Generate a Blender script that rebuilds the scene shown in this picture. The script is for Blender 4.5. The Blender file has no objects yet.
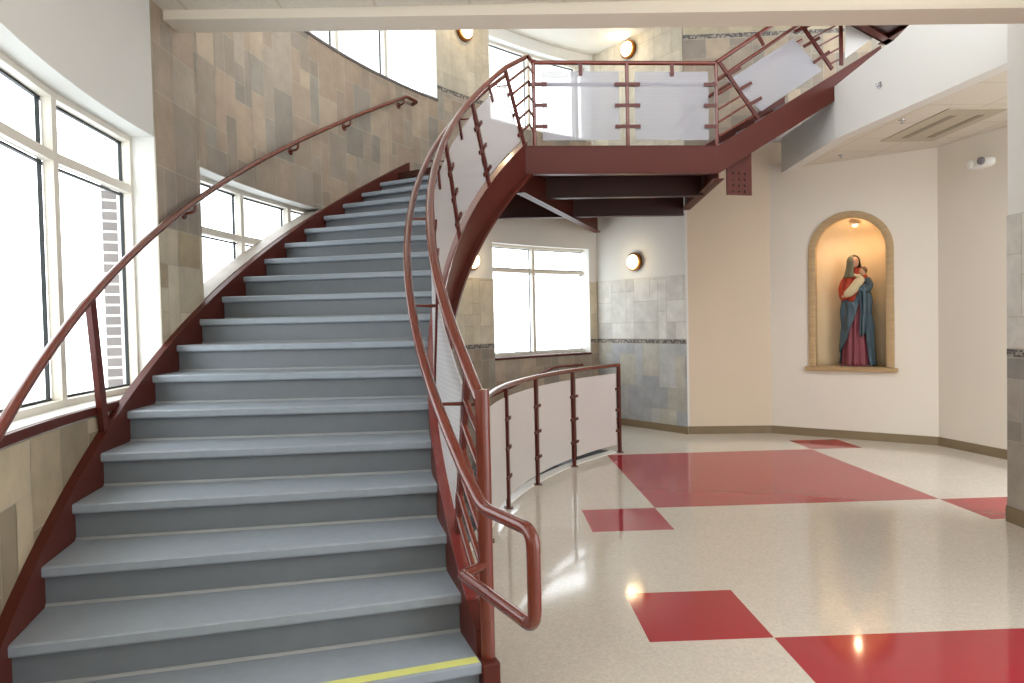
import bpy, bmesh, math, random
from mathutils import Vector, Matrix
random.seed(7)
sc = bpy.context.scene
COL = sc.collection
PI = math.pi

# ------------------------------------------------------------------ camera
F_PX, PITCH, ROLL, EYE = 699.86, .0268, .0217, 1.588
def ray(u, v):
    xr, yr = (u-512)/F_PX, (v-341.5)/F_PX
    c, s = math.cos(ROLL), math.sin(ROLL)
    x = xr*c-yr*s; y = xr*s+yr*c
    cp, sp = math.cos(PITCH), math.sin(PITCH)
    return Vector((x, cp-y*sp, -sp-y*cp))
cam_d = bpy.data.cameras.new('camera'); cam = bpy.data.objects.new('camera', cam_d); COL.objects.link(cam)
cam_d.sensor_width = 36; cam_d.lens = F_PX/1024*36; cam_d.clip_start = .02; cam_d.clip_end = 300
_f = ray(512, 341.5).normalized(); _r = (ray(612, 341.5)-ray(512, 341.5)).normalized(); _u = _r.cross(_f)
M = Matrix((_r, _u, -_f)).transposed().to_4x4(); M.translation = (0, 0, EYE); cam.matrix_world = M
sc.camera = cam

# ------------------------------------------------------------------ layout of the stair rotunda
CX, CY = 5.1731, 4.6917          # centre of the curved stair and of the curved outer wall
RW = 7.40                        # inner face of the outer wall
RI, RO = 5.704, 7.343            # stair between its stringers
TH1, DTH, Z1, RISE, THO = -.3538, .0473, .2988, .17, -.0166
def P(r, th, z): return Vector((CX-r*math.cos(th), CY+r*math.sin(th), z))
def znose(th): return Z1+RISE*(th-TH1)/DTH
def at_z(u, v, z):
    r = ray(u, v); t = (z-EYE)/r.z; return Vector((r.x*t, r.y*t, z))

# ------------------------------------------------------------------ materials
def lin(h):
    h = h.lstrip('#'); o = []
    for i in (0, 2, 4):
        c = int(h[i:i+2], 16)/255
        o.append(c/12.92 if c <= .04045 else ((c+.055)/1.055)**2.4)
    return (*o, 1)
MAT = {}
def mat(name, color, rough=.5, metal=0., noise=0., nscale=8., bump=0., bscale=60., coat=0., emit=0., spec=None, stretch=None):
    m = bpy.data.materials.new(name); m.use_nodes = True; MAT[name] = m
    nt = m.node_tree; b = nt.nodes['Principled BSDF']
    c = lin(color) if isinstance(color, str) else color
    b.inputs['Base Color'].default_value = c; b.inputs['Roughness'].default_value = rough; b.inputs['Metallic'].default_value = metal
    b.inputs['Coat Weight'].default_value = coat; b.inputs['Coat Roughness'].default_value = .12
    if spec is not None: b.inputs['Specular IOR Level'].default_value = spec
    if emit: b.inputs['Emission Color'].default_value = c; b.inputs['Emission Strength'].default_value = emit
    tc = nt.nodes.new('ShaderNodeTexCoord'); mp = nt.nodes.new('ShaderNodeMapping'); nt.links.new(tc.outputs['Object'], mp.inputs[0])
    if stretch: mp.inputs['Scale'].default_value = stretch
    if noise:
        n = nt.nodes.new('ShaderNodeTexNoise'); n.inputs['Scale'].default_value = nscale; n.inputs['Detail'].default_value = 5
        nt.links.new(mp.outputs[0], n.inputs['Vector'])
        r = nt.nodes.new('ShaderNodeMapRange'); r.inputs[1].default_value = .25; r.inputs[2].default_value = .75
        r.inputs[3].default_value = 1-noise; r.inputs[4].default_value = 1+noise; nt.links.new(n.outputs[0], r.inputs[0])
        mx = nt.nodes.new('ShaderNodeMix'); mx.data_type = 'RGBA'; mx.blend_type = 'MULTIPLY'; mx.inputs[0].default_value = 1
        mx.inputs[6].default_value = c; nt.links.new(r.outputs[0], mx.inputs[7]); nt.links.new(mx.outputs[2], b.inputs['Base Color'])
    if bump:
        n = nt.nodes.new('ShaderNodeTexNoise'); n.inputs['Scale'].default_value = bscale; n.inputs['Detail'].default_value = 3
        nt.links.new(mp.outputs[0], n.inputs['Vector'])
        bp = nt.nodes.new('ShaderNodeBump'); bp.inputs['Strength'].default_value = bump; bp.inputs['Distance'].default_value = .004
        nt.links.new(n.outputs[0], bp.inputs['Height']); nt.links.new(bp.outputs[0], b.inputs['Normal'])
    return m
mat('red_steel', '#52211a', .4, noise=.05, nscale=3, spec=.35)
mat('red_tube', '#64281a', .25, coat=.3, noise=.04, nscale=3)
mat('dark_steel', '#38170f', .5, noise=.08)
mat('stringer_steel', '#4f2018', .45, noise=.06, nscale=2, spec=.25)
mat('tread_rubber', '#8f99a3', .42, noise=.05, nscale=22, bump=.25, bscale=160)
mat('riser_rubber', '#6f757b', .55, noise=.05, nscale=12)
mat('cove_rubber', '#94989a', .5)
mat('yellow_strip', '#cfd279', .5, noise=.05)
mat('cream_plaster', '#ded6c9', .75, noise=.015, nscale=2)
mat('beige_plaster', '#d4c4ae', .75, noise=.015, nscale=2)
mat('white_plaster', '#dcdcd8', .75, noise=.015, nscale=2)
mat('header_plaster', '#e2dacb', .8, noise=.015, nscale=2)
mat('grey_plaster', '#cfc9bf', .8, noise=.015, nscale=2)
mat('ceiling_white', '#eeebe2', .85)
mat('window_frame', '#d9d4c8', .4, noise=.02)
mat('gasket', '#10181c', .5)
mat('lower_base', '#7f6e54', .6, noise=.08, nscale=6)
mat('grout', '#b9ad96', .85)
mat('recess_glow_plaster', '#d9c29c', .7, noise=.02)  # warm lamp glow put into the colour of the cream niche plaster
mat('brass', '#8a5a2c', .35, metal=.9)
mat('oak', '#b0946c', .45, noise=.15, nscale=6, stretch=(1, 1, 8))
mat('fixture_white', '#e6e6e2', .4)
mat('lens_dark', '#77747c', .15)
mat('slate_sill', '#5e5a5c', .4, noise=.08)
mat('diffuser_grey', '#b9b19e', .6)
mat('slot_dark', '#8e8774', .6)
mat('snow', '#f2f4f6', .9)
mat('sill_grey', '#a39b92', .5, noise=.12, nscale=7)
mat('steel_cap', '#6a2a26', .22, coat=.8, noise=.05)
mat('white_terrazzo', '#f0eee9', .2, noise=.06, nscale=120)
mat('lamp_glow', '#ffe2ae', .4, emit=7)
mat('bulb_glow', '#ffdca0', .4, emit=6)
mat('chrome', '#c0c0c0', .2, metal=1)

def glass_mat():
    m = bpy.data.materials.new('window_glass'); m.use_nodes = True; MAT['window_glass'] = m
    nt = m.node_tree; nt.nodes.clear()
    o = nt.nodes.new('ShaderNodeOutputMaterial'); t = nt.nodes.new('ShaderNodeBsdfTransparent'); g = nt.nodes.new('ShaderNodeBsdfGlossy')
    t.inputs[0].default_value = (.95, .98, .98, 1); g.inputs['Roughness'].default_value = .02
    mx = nt.nodes.new('ShaderNodeMixShader'); mx.inputs[0].default_value = .05
    nt.links.new(t.outputs[0], mx.inputs[1]); nt.links.new(g.outputs[0], mx.inputs[2]); nt.links.new(mx.outputs[0], o.inputs[0])
glass_mat()
def perforated_mat(name, color, clear):
    m = bpy.data.materials.new(name); m.use_nodes = True; MAT[name] = m
    nt = m.node_tree; b = nt.nodes['Principled BSDF']; o = nt.nodes['Material Output']
    b.inputs['Base Color'].default_value = lin(color); b.inputs['Roughness'].default_value = .45
    t = nt.nodes.new('ShaderNodeBsdfTransparent'); mx = nt.nodes.new('ShaderNodeMixShader')
    tc = nt.nodes.new('ShaderNodeTexCoord'); w = nt.nodes.new('ShaderNodeTexWave'); w.bands_direction = 'Z'; w.inputs['Scale'].default_value = 14
    nt.links.new(tc.outputs['Object'], w.inputs[0])
    r = nt.nodes.new('ShaderNodeMapRange'); r.inputs[3].default_value = clear-.03; r.inputs[4].default_value = clear+.03
    nt.links.new(w.outputs['Fac'], r.inputs[0]); nt.links.new(r.outputs[0], mx.inputs[0])
    nt.links.new(b.outputs[0], mx.inputs[1]); nt.links.new(t.outputs[0], mx.inputs[2]); nt.links.new(mx.outputs[0], o.inputs[0])
perforated_mat('perforated_white', '#a4a4ac', .46)
perforated_mat('perforated_dense', '#dddbd9', .2); perforated_mat('perforated_stair', '#c6c4c5', .36)

def tile_mat():
    m = bpy.data.materials.new('stone_tile'); m.use_nodes = True; MAT['stone_tile'] = m
    nt = m.node_tree; b = nt.nodes['Principled BSDF']; b.inputs['Roughness'].default_value = .5
    a = nt.nodes.new('ShaderNodeAttribute'); a.attribute_name = 'tile_color'
    tc = nt.nodes.new('ShaderNodeTexCoord'); n = nt.nodes.new('ShaderNodeTexNoise'); n.inputs['Scale'].default_value = 5; n.inputs['Detail'].default_value = 7; n.inputs['Roughness'].default_value = .65
    nt.links.new(tc.outputs['Object'], n.inputs['Vector'])
    r = nt.nodes.new('ShaderNodeMapRange'); r.inputs[1].default_value = .3; r.inputs[2].default_value = .7; r.inputs[3].default_value = .84; r.inputs[4].default_value = 1.14
    nt.links.new(n.outputs[0], r.inputs[0])
    mx = nt.nodes.new('ShaderNodeMix'); mx.data_type = 'RGBA'; mx.blend_type = 'MULTIPLY'; mx.inputs[0].default_value = 1
    nt.links.new(a.outputs['Color'], mx.inputs[6]); nt.links.new(r.outputs[0], mx.inputs[7]); nt.links.new(mx.outputs[2], b.inputs['Base Color'])
    bp = nt.nodes.new('ShaderNodeBump'); bp.inputs['Strength'].default_value = .25; bp.inputs['Distance'].default_value = .004
    nt.links.new(n.outputs[0], bp.inputs['Height']); nt.links.new(bp.outputs[0], b.inputs['Normal'])
tile_mat()
def brick_mat():
    m = bpy.data.materials.new('pale_brick'); m.use_nodes = True; MAT['pale_brick'] = m
    nt = m.node_tree; b = nt.nodes['Principled BSDF']; b.inputs['Roughness'].default_value = .9
    tc = nt.nodes.new('ShaderNodeTexCoord'); sx = nt.nodes.new('ShaderNodeSeparateXYZ'); ad = nt.nodes.new('ShaderNodeMath'); cb = nt.nodes.new('ShaderNodeCombineXYZ')
    nt.links.new(tc.outputs['Object'], sx.inputs[0]); nt.links.new(sx.outputs[0], ad.inputs[0]); nt.links.new(sx.outputs[1], ad.inputs[1])
    nt.links.new(ad.outputs[0], cb.inputs[0]); nt.links.new(sx.outputs[2], cb.inputs[1])
    k = nt.nodes.new('ShaderNodeTexBrick'); nt.links.new(cb.outputs[0], k.inputs[0])
    k.inputs['Color1'].default_value = lin('#7d7674'); k.inputs['Color2'].default_value = lin('#736d6c'); k.inputs['Mortar'].default_value = lin('#dcd8d4')
    k.inputs['Scale'].default_value = 1; k.offset = 0; k.inputs['Brick Width'].default_value = .6; k.inputs['Row Height'].default_value = .081; k.inputs['Mortar Size'].default_value = .009
    nt.links.new(k.outputs[0], b.inputs['Base Color'])
brick_mat()

def N(nt, op, a, b=None):
    n = nt.nodes.new('ShaderNodeMath'); n.operation = op
    for i, v in enumerate((a, b)):
        if v is None: continue
        if isinstance(v, (int, float)): n.inputs[i].default_value = v
        else: nt.links.new(v, n.inputs[i])
    return n.outputs[0]
# floor: terrazzo with red squares; pattern axes at angle PHI, origin at the big square's near left corner
PHI, OX, OY, SQ, BW, BD, QP, QQ = .0345, 1.1752, 5.8699, .6216, 2.456, 2.3697, .0078, 1.8216
def floor_mat():
    m = bpy.data.materials.new('terrazzo_floor'); m.use_nodes = True; MAT['terrazzo_floor'] = m
    nt = m.node_tree; b = nt.nodes['Principled BSDF']
    g = nt.nodes.new('ShaderNodeNewGeometry'); sx = nt.nodes.new('ShaderNodeSeparateXYZ'); nt.links.new(g.outputs['Position'], sx.inputs[0])
    dx = N(nt, 'SUBTRACT', sx.outputs[0], OX); dy = N(nt, 'SUBTRACT', sx.outputs[1], OY)
    c, s = math.cos(PHI), math.sin(PHI)
    U = N(nt, 'ADD', N(nt, 'MULTIPLY', dx, c), N(nt, 'MULTIPLY', dy, s)); V = N(nt, 'SUBTRACT', N(nt, 'MULTIPLY', dy, c), N(nt, 'MULTIPLY', dx, s))
    def box(u0, u1, v0, v1):
        a = N(nt, 'MULTIPLY', N(nt, 'GREATER_THAN', U, u0), N(nt, 'LESS_THAN', U, u1))
        return N(nt, 'MULTIPLY', a, N(nt, 'MULTIPLY', N(nt, 'GREATER_THAN', V, v0), N(nt, 'LESS_THAN', V, v1)))
    rects = [(-SQ, 0, -SQ, 0), (0, BW, 0, BD), (BW, BW+SQ, BD, BD+SQ), (BW, BW+SQ, -SQ, 0), (QP-SQ, QP, -QQ-SQ, -QQ), (QP, QP+BW, -QQ-SQ-BD, -QQ-SQ), (QP+BW, QP+BW+SQ, -QQ-SQ, -QQ)]
    k = None
    for q in rects:
        x = box(*q); k = x if k is None else N(nt, 'MAXIMUM', k, x)
    def speck(scale, lo, hi):
        v = nt.nodes.new('ShaderNodeTexVoronoi'); v.inputs['Scale'].default_value = scale; nt.links.new(g.outputs['Position'], v.inputs['Vector'])
        s2 = nt.nodes.new('ShaderNodeSeparateColor'); nt.links.new(v.outputs['Color'], s2.inputs[0])
        r = nt.nodes.new('ShaderNodeMapRange'); nt.links.new(s2.outputs[0], r.inputs[0]); r.inputs[3].default_value = lo; r.inputs[4].default_value = hi
        return r.outputs[0]
    n = nt.nodes.new('ShaderNodeTexNoise'); n.inputs['Scale'].default_value = .9; nt.links.new(g.outputs['Position'], n.inputs['Vector'])
    big = N(nt, 'ADD', N(nt, 'MULTIPLY', n.outputs[0], .14), .93)
    sp = N(nt, 'MULTIPLY', N(nt, 'MULTIPLY', speck(110, .9, 1.05), speck(47, .965, 1.03)), big)
    def tint(col, f):
        mx = nt.nodes.new('ShaderNodeMix'); mx.data_type = 'RGBA'; mx.blend_type = 'MULTIPLY'; mx.inputs[0].default_value = 1
        mx.inputs[6].default_value = lin(col); nt.links.new(f, mx.inputs[7]); return mx.outputs[2]
    mx = nt.nodes.new('ShaderNodeMix'); mx.data_type = 'RGBA'; nt.links.new(k, mx.inputs[0])
    nt.links.new(tint('#d6cfc3', sp), mx.inputs[6]); nt.links.new(tint('#a82a36', big), mx.inputs[7])
    nt.links.new(mx.outputs[2], b.inputs['Base Color'])
    r2 = nt.nodes.new('ShaderNodeTexNoise'); r2.inputs['Scale'].default_value = 1.7; nt.links.new(g.outputs['Position'], r2.inputs['Vector'])
    nt.links.new(N(nt, 'ADD', N(nt, 'MULTIPLY', r2.outputs[0], .06), .05), b.inputs['Roughness'])
    b.inputs['Specular IOR Level'].default_value = .75
floor_mat()
def grid_ceiling_mat(name, color, line, step, ang, ox=0, oy=0):
    m = bpy.data.materials.new(name); m.use_nodes = True; MAT[name] = m
    nt = m.node_tree; b = nt.nodes['Principled BSDF']; b.inputs['Roughness'].default_value = .9
    g = nt.nodes.new('ShaderNodeNewGeometry'); sx = nt.nodes.new('ShaderNodeSeparateXYZ'); nt.links.new(g.outputs['Position'], sx.inputs[0])
    c, s = math.cos(ang), math.sin(ang)
    U = N(nt, 'ADD', N(nt, 'MULTIPLY', sx.outputs[0], c), N(nt, 'MULTIPLY', sx.outputs[1], s)); V = N(nt, 'SUBTRACT', N(nt, 'MULTIPLY', sx.outputs[1], c), N(nt, 'MULTIPLY', sx.outputs[0], s))
    def ln(x, o): return N(nt, 'LESS_THAN', N(nt, 'FRACT', N(nt, 'DIVIDE', N(nt, 'ADD', x, 50+o), step)), .022/step)
    k = N(nt, 'MAXIMUM', ln(U, ox), ln(V, oy))
    n = nt.nodes.new('ShaderNodeTexNoise'); n.inputs['Scale'].default_value = 60; nt.links.new(g.outputs['Position'], n.inputs['Vector'])
    mm = nt.nodes.new('ShaderNodeMix'); mm.data_type = 'RGBA'; mm.blend_type = 'MULTIPLY'; mm.inputs[0].default_value = .25; mm.inputs[6].default_value = lin(color); nt.links.new(n.outputs[0], mm.inputs[7])
    mx = nt.nodes.new('ShaderNodeMix'); mx.data_type = 'RGBA'; nt.links.new(k, mx.inputs[0]); nt.links.new(mm.outputs[2], mx.inputs[6]); mx.inputs[7].default_value = lin(line)
    nt.links.new(mx.outputs[2], b.inputs['Base Color'])
grid_ceiling_mat('acoustic_tile', '#e3ddd0', '#c9c1b0', .61, .0345, .1, .2)

# ------------------------------------------------------------------ mesh helpers
def newbm(): return bmesh.new()
def quad(bm, a, b, c, d): return bm.faces.new([bm.verts.new(p) for p in (a, b, c, d)])
def hexa(bm, lo, hi):
    """closed prism between two matching loops of points"""
    v0 = [bm.verts.new(p) for p in lo]; v1 = [bm.verts.new(p) for p in hi]; n = len(lo)
    bm.faces.new(v0[::-1]); bm.faces.new(v1)
    for i in range(n): bm.faces.new((v0[i], v0[(i+1) % n], v1[(i+1) % n], v1[i]))
def box(bm, x0, x1, y0, y1, z0, z1):
    hexa(bm, [(x0, y0, z0), (x1, y0, z0), (x1, y1, z0), (x0, y1, z0)], [(x0, y0, z1), (x1, y0, z1), (x1, y1, z1), (x0, y1, z1)])
def prism(bm, pts, z0, z1):
    hexa(bm, [(p[0], p[1], z0) for p in pts], [(p[0], p[1], z1) for p in pts])
def bar(bm, p0, p1, side, w, d):
    """rectangular bar from p0 to p1; w along 'side', d across"""
    p0, p1, side = Vector(p0), Vector(p1), Vector(side)
    ax = (p1-p0).normalized(); s = (side-ax*side.dot(ax)).normalized(); t = ax.cross(s)
    L = [(-w/2, -d/2), (w/2, -d/2), (w/2, d/2), (-w/2, d/2)]
    hexa(bm, [p0+s*a+t*b for a, b in L], [p1+s*a+t*b for a, b in L])
def tube(bm, pts, r, n=12, cap=True):
    pts = [Vector(p) for p in pts]; rings = []; up = Vector((0, 0, 1))
    t0 = (pts[1]-pts[0]).normalized(); s = t0.cross(up)
    if s.length < .05: s = t0.cross(Vector((1, 0, 0)))
    s.normalize()
    for i, p in enumerate(pts):
        if i == 0: t = pts[1]-pts[0]
        elif i == len(pts)-1: t = pts[-1]-pts[-2]
        else: t = (pts[i+1]-p).normalized()+(p-pts[i-1]).normalized()
        t.normalize(); s = (s-t*s.dot(t)).normalized(); u = t.cross(s)
        k = 1.
        if 0 < i < len(pts)-1:
            k = 1/max(.5, t.dot((p-pts[i-1]).normalized()))
        rings.append([bm.verts.new(p+(s*math.cos(a)+u*math.sin(a))*r) for a in [2*PI*j/n for j in range(n)]])
    for a, b in zip(rings, rings[1:]):
        for j in range(n): bm.faces.new((a[j], a[(j+1) % n], b[(j+1) % n], b[j]))
    if cap: bm.faces.new(rings[0][::-1]); bm.faces.new(rings[-1])
def rounded(pts, rad, n=6):
    """polyline with its corners filleted"""
    pts = [Vector(p) for p in pts]; out = [pts[0]]
    for a, b, c in zip(pts, pts[1:], pts[2:]):
        d0 = (a-b); d1 = (c-b); k = min(rad, d0.length*.45, d1.length*.45)
        q0 = b+d0.normalized()*k; q1 = b+d1.normalized()*k
        for i in range(n+1):
            t = i/n; out.append(q0*(1-t)**2+b*2*t*(1-t)+q1*t*t)
    out.append(pts[-1]); return out
def sweep(bm, sections):
    """closed sweep through a list of matching closed sections"""
    rs = [[bm.verts.new(p) for p in s] for s in sections]; n = len(rs[0])
    for a, b in zip(rs, rs[1:]):
        for j in range(n): bm.faces.new((a[j], a[(j+1) % n], b[(j+1) % n], b[j]))
    bm.faces.new(rs[0][::-1]); bm.faces.new(rs[-1])
def curved_block(bm, th0, th1, z0, z1, r0, r1):
    n = max(2, int(abs(th1-th0)/.03)+1)
    sweep(bm, [[P(r0, t, z0), P(r1, t, z0), P(r1, t, z1), P(r0, t, z1)] for t in [th0+(th1-th0)*i/n for i in range(n+1)]])
def grid_surf(bm, f, nu, nv, thick=0., closed_u=False):
    V = [[bm.verts.new(f(i/nu, j/nv)) for j in range(nv+1)] for i in range(nu+(0 if closed_u else 1))]
    m = len(V)
    for i in range(nu):
        for j in range(nv):
            bm.faces.new((V[i][j], V[(i+1) % m][j], V[(i+1) % m][j+1], V[i][j+1]))
    return V
def lathe(bm, prof, origin, axis=(0, 0, 1), n=24):
    """profile (radius, height) turned round an axis"""
    ax = Vector(axis).normalized(); s = ax.orthogonal().normalized(); t = ax.cross(s); o = Vector(origin)
    rs = []
    for r, h in prof:
        if r < 1e-5: rs.append([bm.verts.new(o+ax*h)])
        else: rs.append([bm.verts.new(o+ax*h+(s*math.cos(a)+t*math.sin(a))*r) for a in [2*PI*j/n for j in range(n)]])
    for a, b in zip(rs, rs[1:]):
        for j in range(n):
            f = [a[j % len(a)], a[(j+1) % len(a)], b[(j+1) % len(b)], b[j % len(b)]]
            f = [v for i, v in enumerate(f) if v not in f[:i]]
            if len(f) > 2: bm.faces.new(f)
def wpos(o):
    v = Vector((0, 0, 0))
    while o is not None: v += Vector(o.location); o = o.parent
    return v
def obj(name, bm, m, parent=None, smooth=False, mods=None, recalc=True):
    if recalc: bmesh.ops.recalc_face_normals(bm, faces=bm.faces)
    me = bpy.data.meshes.new(name)
    xs = [v.co for v in bm.verts]
    lo = Vector([min(c[i] for c in xs) for i in range(3)]); hi = Vector([max(c[i] for c in xs) for i in range(3)])
    org = Vector(((lo.x+hi.x)/2, (lo.y+hi.y)/2, lo.z))
    for v in bm.verts: v.co -= org
    bm.to_mesh(me); bm.free()
    o = bpy.data.objects.new(name, me); COL.objects.link(o)
    if parent is not None: o.parent = parent; o.location = org-wpos(parent)
    else: o.location = org
    for mm in (m if isinstance(m, (list, tuple)) else [m]): me.materials.append(MAT[mm])
    if smooth:
        for p in me.polygons: p.use_smooth = True
        if smooth == 'edge':
            for e in me.edges: pass
            me.set_sharp_from_angle(angle=math.radians(40))
    return o
def bevel(o, w=.004, seg=2):
    b = o.modifiers.new('bevel', 'BEVEL'); b.width = w; b.segments = seg; b.limit_method = 'ANGLE'; b.angle_limit = math.radians(35); return o
def thing(name, label, cat, loc, group=None):
    o = bpy.data.objects.new(name, None); COL.objects.link(o); o.location = loc; o.empty_display_size = .1
    o['label'] = label; o['category'] = cat
    if group: o['group'] = group
    return o
def tag(o, label, cat, group=None):
    o['label'] = label; o['category'] = cat
    if group: o['group'] = group
    return o
def structure(o, label=None, cat=None):
    o['kind'] = 'structure'
    if label: o['label'] = label
    if cat: o['category'] = cat
    return o
def sempty(name, loc, label, cat):
    o = bpy.data.objects.new(name, None); COL.objects.link(o); o.location = loc; structure(o, label, cat); return o

# ------------------------------------------------------------------ stone tiling
DARK = ['#9d8c7c', '#95897b', '#a2907d', '#90867b', '#a59582', '#998a7a', '#8b8379', '#9f8d7b', '#938c81', '#aa9a86', '#908578', '#9f9385']
CREAM = ['#c9bfa8', '#c2b7a0', '#cdc4af', '#bfb6a2', '#d0c6b0']
TAN = ['#a8997f', '#958870', '#b3a58b', '#8a7e69', '#a39580']
def tiling(bm, fmap, s0, s1, z0, z1, pal, lay, unit=.155, joint=.006):
    g = unit; a0, a1 = math.floor(s0/g), math.ceil(s1/g); b0, b1 = math.floor(z0/g), math.ceil(z1/g); used = set()
    rnd = random.Random(int(s0*97+z0*31)+5)
    shapes = [(2, 3), (2, 2), (3, 2), (2, 3), (1, 2), (2, 2), (1, 1), (2, 3), (2, 4), (1, 3)]
    for j in range(b0, b1):
        for i in range(a0, a1):
            if (i, j) in used: continue
            c = shapes[:]; rnd.shuffle(c)
            for w, h in c+[(1, 1)]:
                cells = [(i+x, j+y) for x in range(w) for y in range(h)]
                if all(q not in used and q[0] < a1 for q in cells): break
            used.update(cells)
            x0, x1 = max(s0, i*g)+joint/2, min(s1, (i+w)*g)-joint/2; y0, y1 = max(z0, j*g)+joint/2, min(z1, (j+h)*g)-joint/2
            if x1-x0 < .012 or y1-y0 < .012: continue
            f = quad(bm, fmap(x0, y0), fmap(x1, y0), fmap(x1, y1), fmap(x0, y1))
            base = lin(rnd.choice(pal)); k = rnd.uniform(.92, 1.08)
            for l in f.loops: l[lay] = (base[0]*k, base[1]*k, base[2]*k, 1)
def mosaic(bm, fmap, s0, s1, z0, z1, lay):
    rnd = random.Random(3); g = .0233; n = max(1, round((s1-s0)/g)); m = 3
    for i in range(n):
        for j in range(m):
            a, b = s0+(s1-s0)*i/n, s0+(s1-s0)*(i+1)/n; c, d = z0+(z1-z0)*j/m, z0+(z1-z0)*(j+1)/m
            f = quad(bm, fmap(a+.001, c+.001), fmap(b-.001, c+.001), fmap(b-.001, d-.001), fmap(a+.001, d-.001))
            col = lin(rnd.choice(['#4c4a4d', '#8f8a84', '#5f5b58', '#a59e93', '#3c3d42', '#77706a', '#6a6055']))
            for l in f.loops: l[lay] = col
def backing(bm, fmap0, fmap1, s0, s1, z0, z1, lay):
    """thin grout bed behind the tiles (closed slab)"""
    n = max(1, int(abs(s1-s0)/.25)); col = lin('#b0a695'); start = len(bm.faces)
    ss = [s0+(s1-s0)*i/n for i in range(n+1)]
    fs = []
    for a, b in zip(ss, ss[1:]): fs.append(quad(bm, fmap0(a, z0), fmap0(b, z0), fmap0(b, z1), fmap0(a, z1)))
    fs.append(quad(bm, fmap0(s0, z0), fmap0(s0, z1), fmap1(s0, z1), fmap1(s0, z0)))
    fs.append(quad(bm, fmap0(s1, z0), fmap1(s1, z0), fmap1(s1, z1), fmap0(s1, z1)))
    for a, b in zip(ss, ss[1:]):
        fs.append(quad(bm, fmap0(a, z0), fmap1(a, z0), fmap1(b, z0), fmap0(b, z0))); fs.append(quad(bm, fmap0(a, z1), fmap0(b, z1), fmap1(b, z1), fmap1(a, z1)))
    for f in fs:
        for l in f.loops: l[lay] = col
def tile_object(name, parent, zones, fm):
    """zones: (s0,s1,z0,z1,palette or 'mosaic'); fm(offset) -> map(s,z)"""
    bm = newbm(); lay = bm.loops.layers.float_color.new('tile_color')
    for s0, s1, z0, z1, pal in zones:
        backing(bm, fm(.009), fm(0), s0, s1, z0, z1, lay)
        if pal == 'mosaic': mosaic(bm, fm(.0115), s0, s1, z0+.006, z1-.006, lay)
        else: tiling(bm, fm(.0115), s0, s1, z0, z1, pal, lay)
    o = obj(name, bm, 'stone_tile', parent, recalc=False); return o

# ------------------------------------------------------------------ curved outer wall (left side of the photo)
TC = 1.034                        # angle of the far corner where the curved wall meets the grey tiled wall
wall = sempty('wall_left', P(RW, .2, -2), 'curved outer wall of plaster and stone tile beside the staircase', 'wall')
bm = newbm(); T = .245
def blk(a, b, c, d): curved_block(bm, a, b, c, d, RW, RW+T)
W1 = (-.62, -.035, 1.21, 2.805); W2 = (.0477, .315, 1.20, 2.755); W3 = (.749, 1.008, 1.09, 2.71)
U1 = (.16, .6122, 4.43, 5.54); U2 = (.7505, 1.020, 4.405, 5.56)
TOP = 5.74
for (a, b, holes) in [(-.95, -.62, []), (W1[0], W1[1], [W1]), (-.035, .0477, []), (W2[0], U1[0], [W2]), (U1[0], W2[1], [W2, U1]), (W2[1], U1[1], [U1]), (U1[1], W3[0], []), (W3[0], U2[0], [W3]), (U2[0], W3[1], [W3, U2]), (W3[1], U2[1], [U2]), (U2[1], 1.09, [])]:
    z = -2.0; top = TOP if b > -.03 else 3.81
    for h in sorted(holes, key=lambda q: q[2]):
        blk(a, b, z, h[2]); z = h[3]
    blk(a, b, z, top)
obj('plaster', bm, 'white_plaster', wall)
def cmap(off): return lambda s, z: P(RW-off, s/RW, z)
def zs(a, b, z0, z1, p): return (a*RW, b*RW, z0, z1, p)
cream_hi = 2.20
zones = [zs(-.95, -.035, 0, 1.155, TAN), zs(-.035, .0477, -1.9, 1.24, DARK), zs(-.035, .0477, 1.24, 1.31, 'mosaic'), zs(-.035, .0477, 1.31, 2.25, TAN[:1]+CREAM[1:4]),
         zs(-.035, .0477, 2.25, 5.7, DARK), zs(.0477, .16, 2.755, 5.7, DARK), zs(.16, .315, 2.755, 4.43, DARK), zs(.315, .49, 2.20, 4.43, DARK), zs(.49, .6122, 3.3, 4.43, DARK),
         zs(.0477, .315, -1.9, 1.2, DARK), zs(.315, .749, -1.9, 1.24, DARK), zs(.315, .749, 1.24, 1.31, 'mosaic'), zs(.315, .749, 1.31, 2.2, CREAM),
         zs(.749, 1.008, -1.9, 1.07, DARK), zs(1.008, TC, -1.9, 1.24, DARK), zs(1.008, TC, 1.24, 1.31, 'mosaic'), zs(1.008, TC, 1.31, 2.2, CREAM),
         zs(.6122, .7505, 3.3, 4.55, DARK), zs(.6122, .7505, 4.55, 4.62, 'mosaic'), zs(.6122, .7505, 4.62, 5.7, ['#c4bba8', '#beb5a2']), zs(.7505, 1.020, 3.3, 4.39, DARK)]
tile_object('tile_cladding', wall, zones, cmap)

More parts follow.
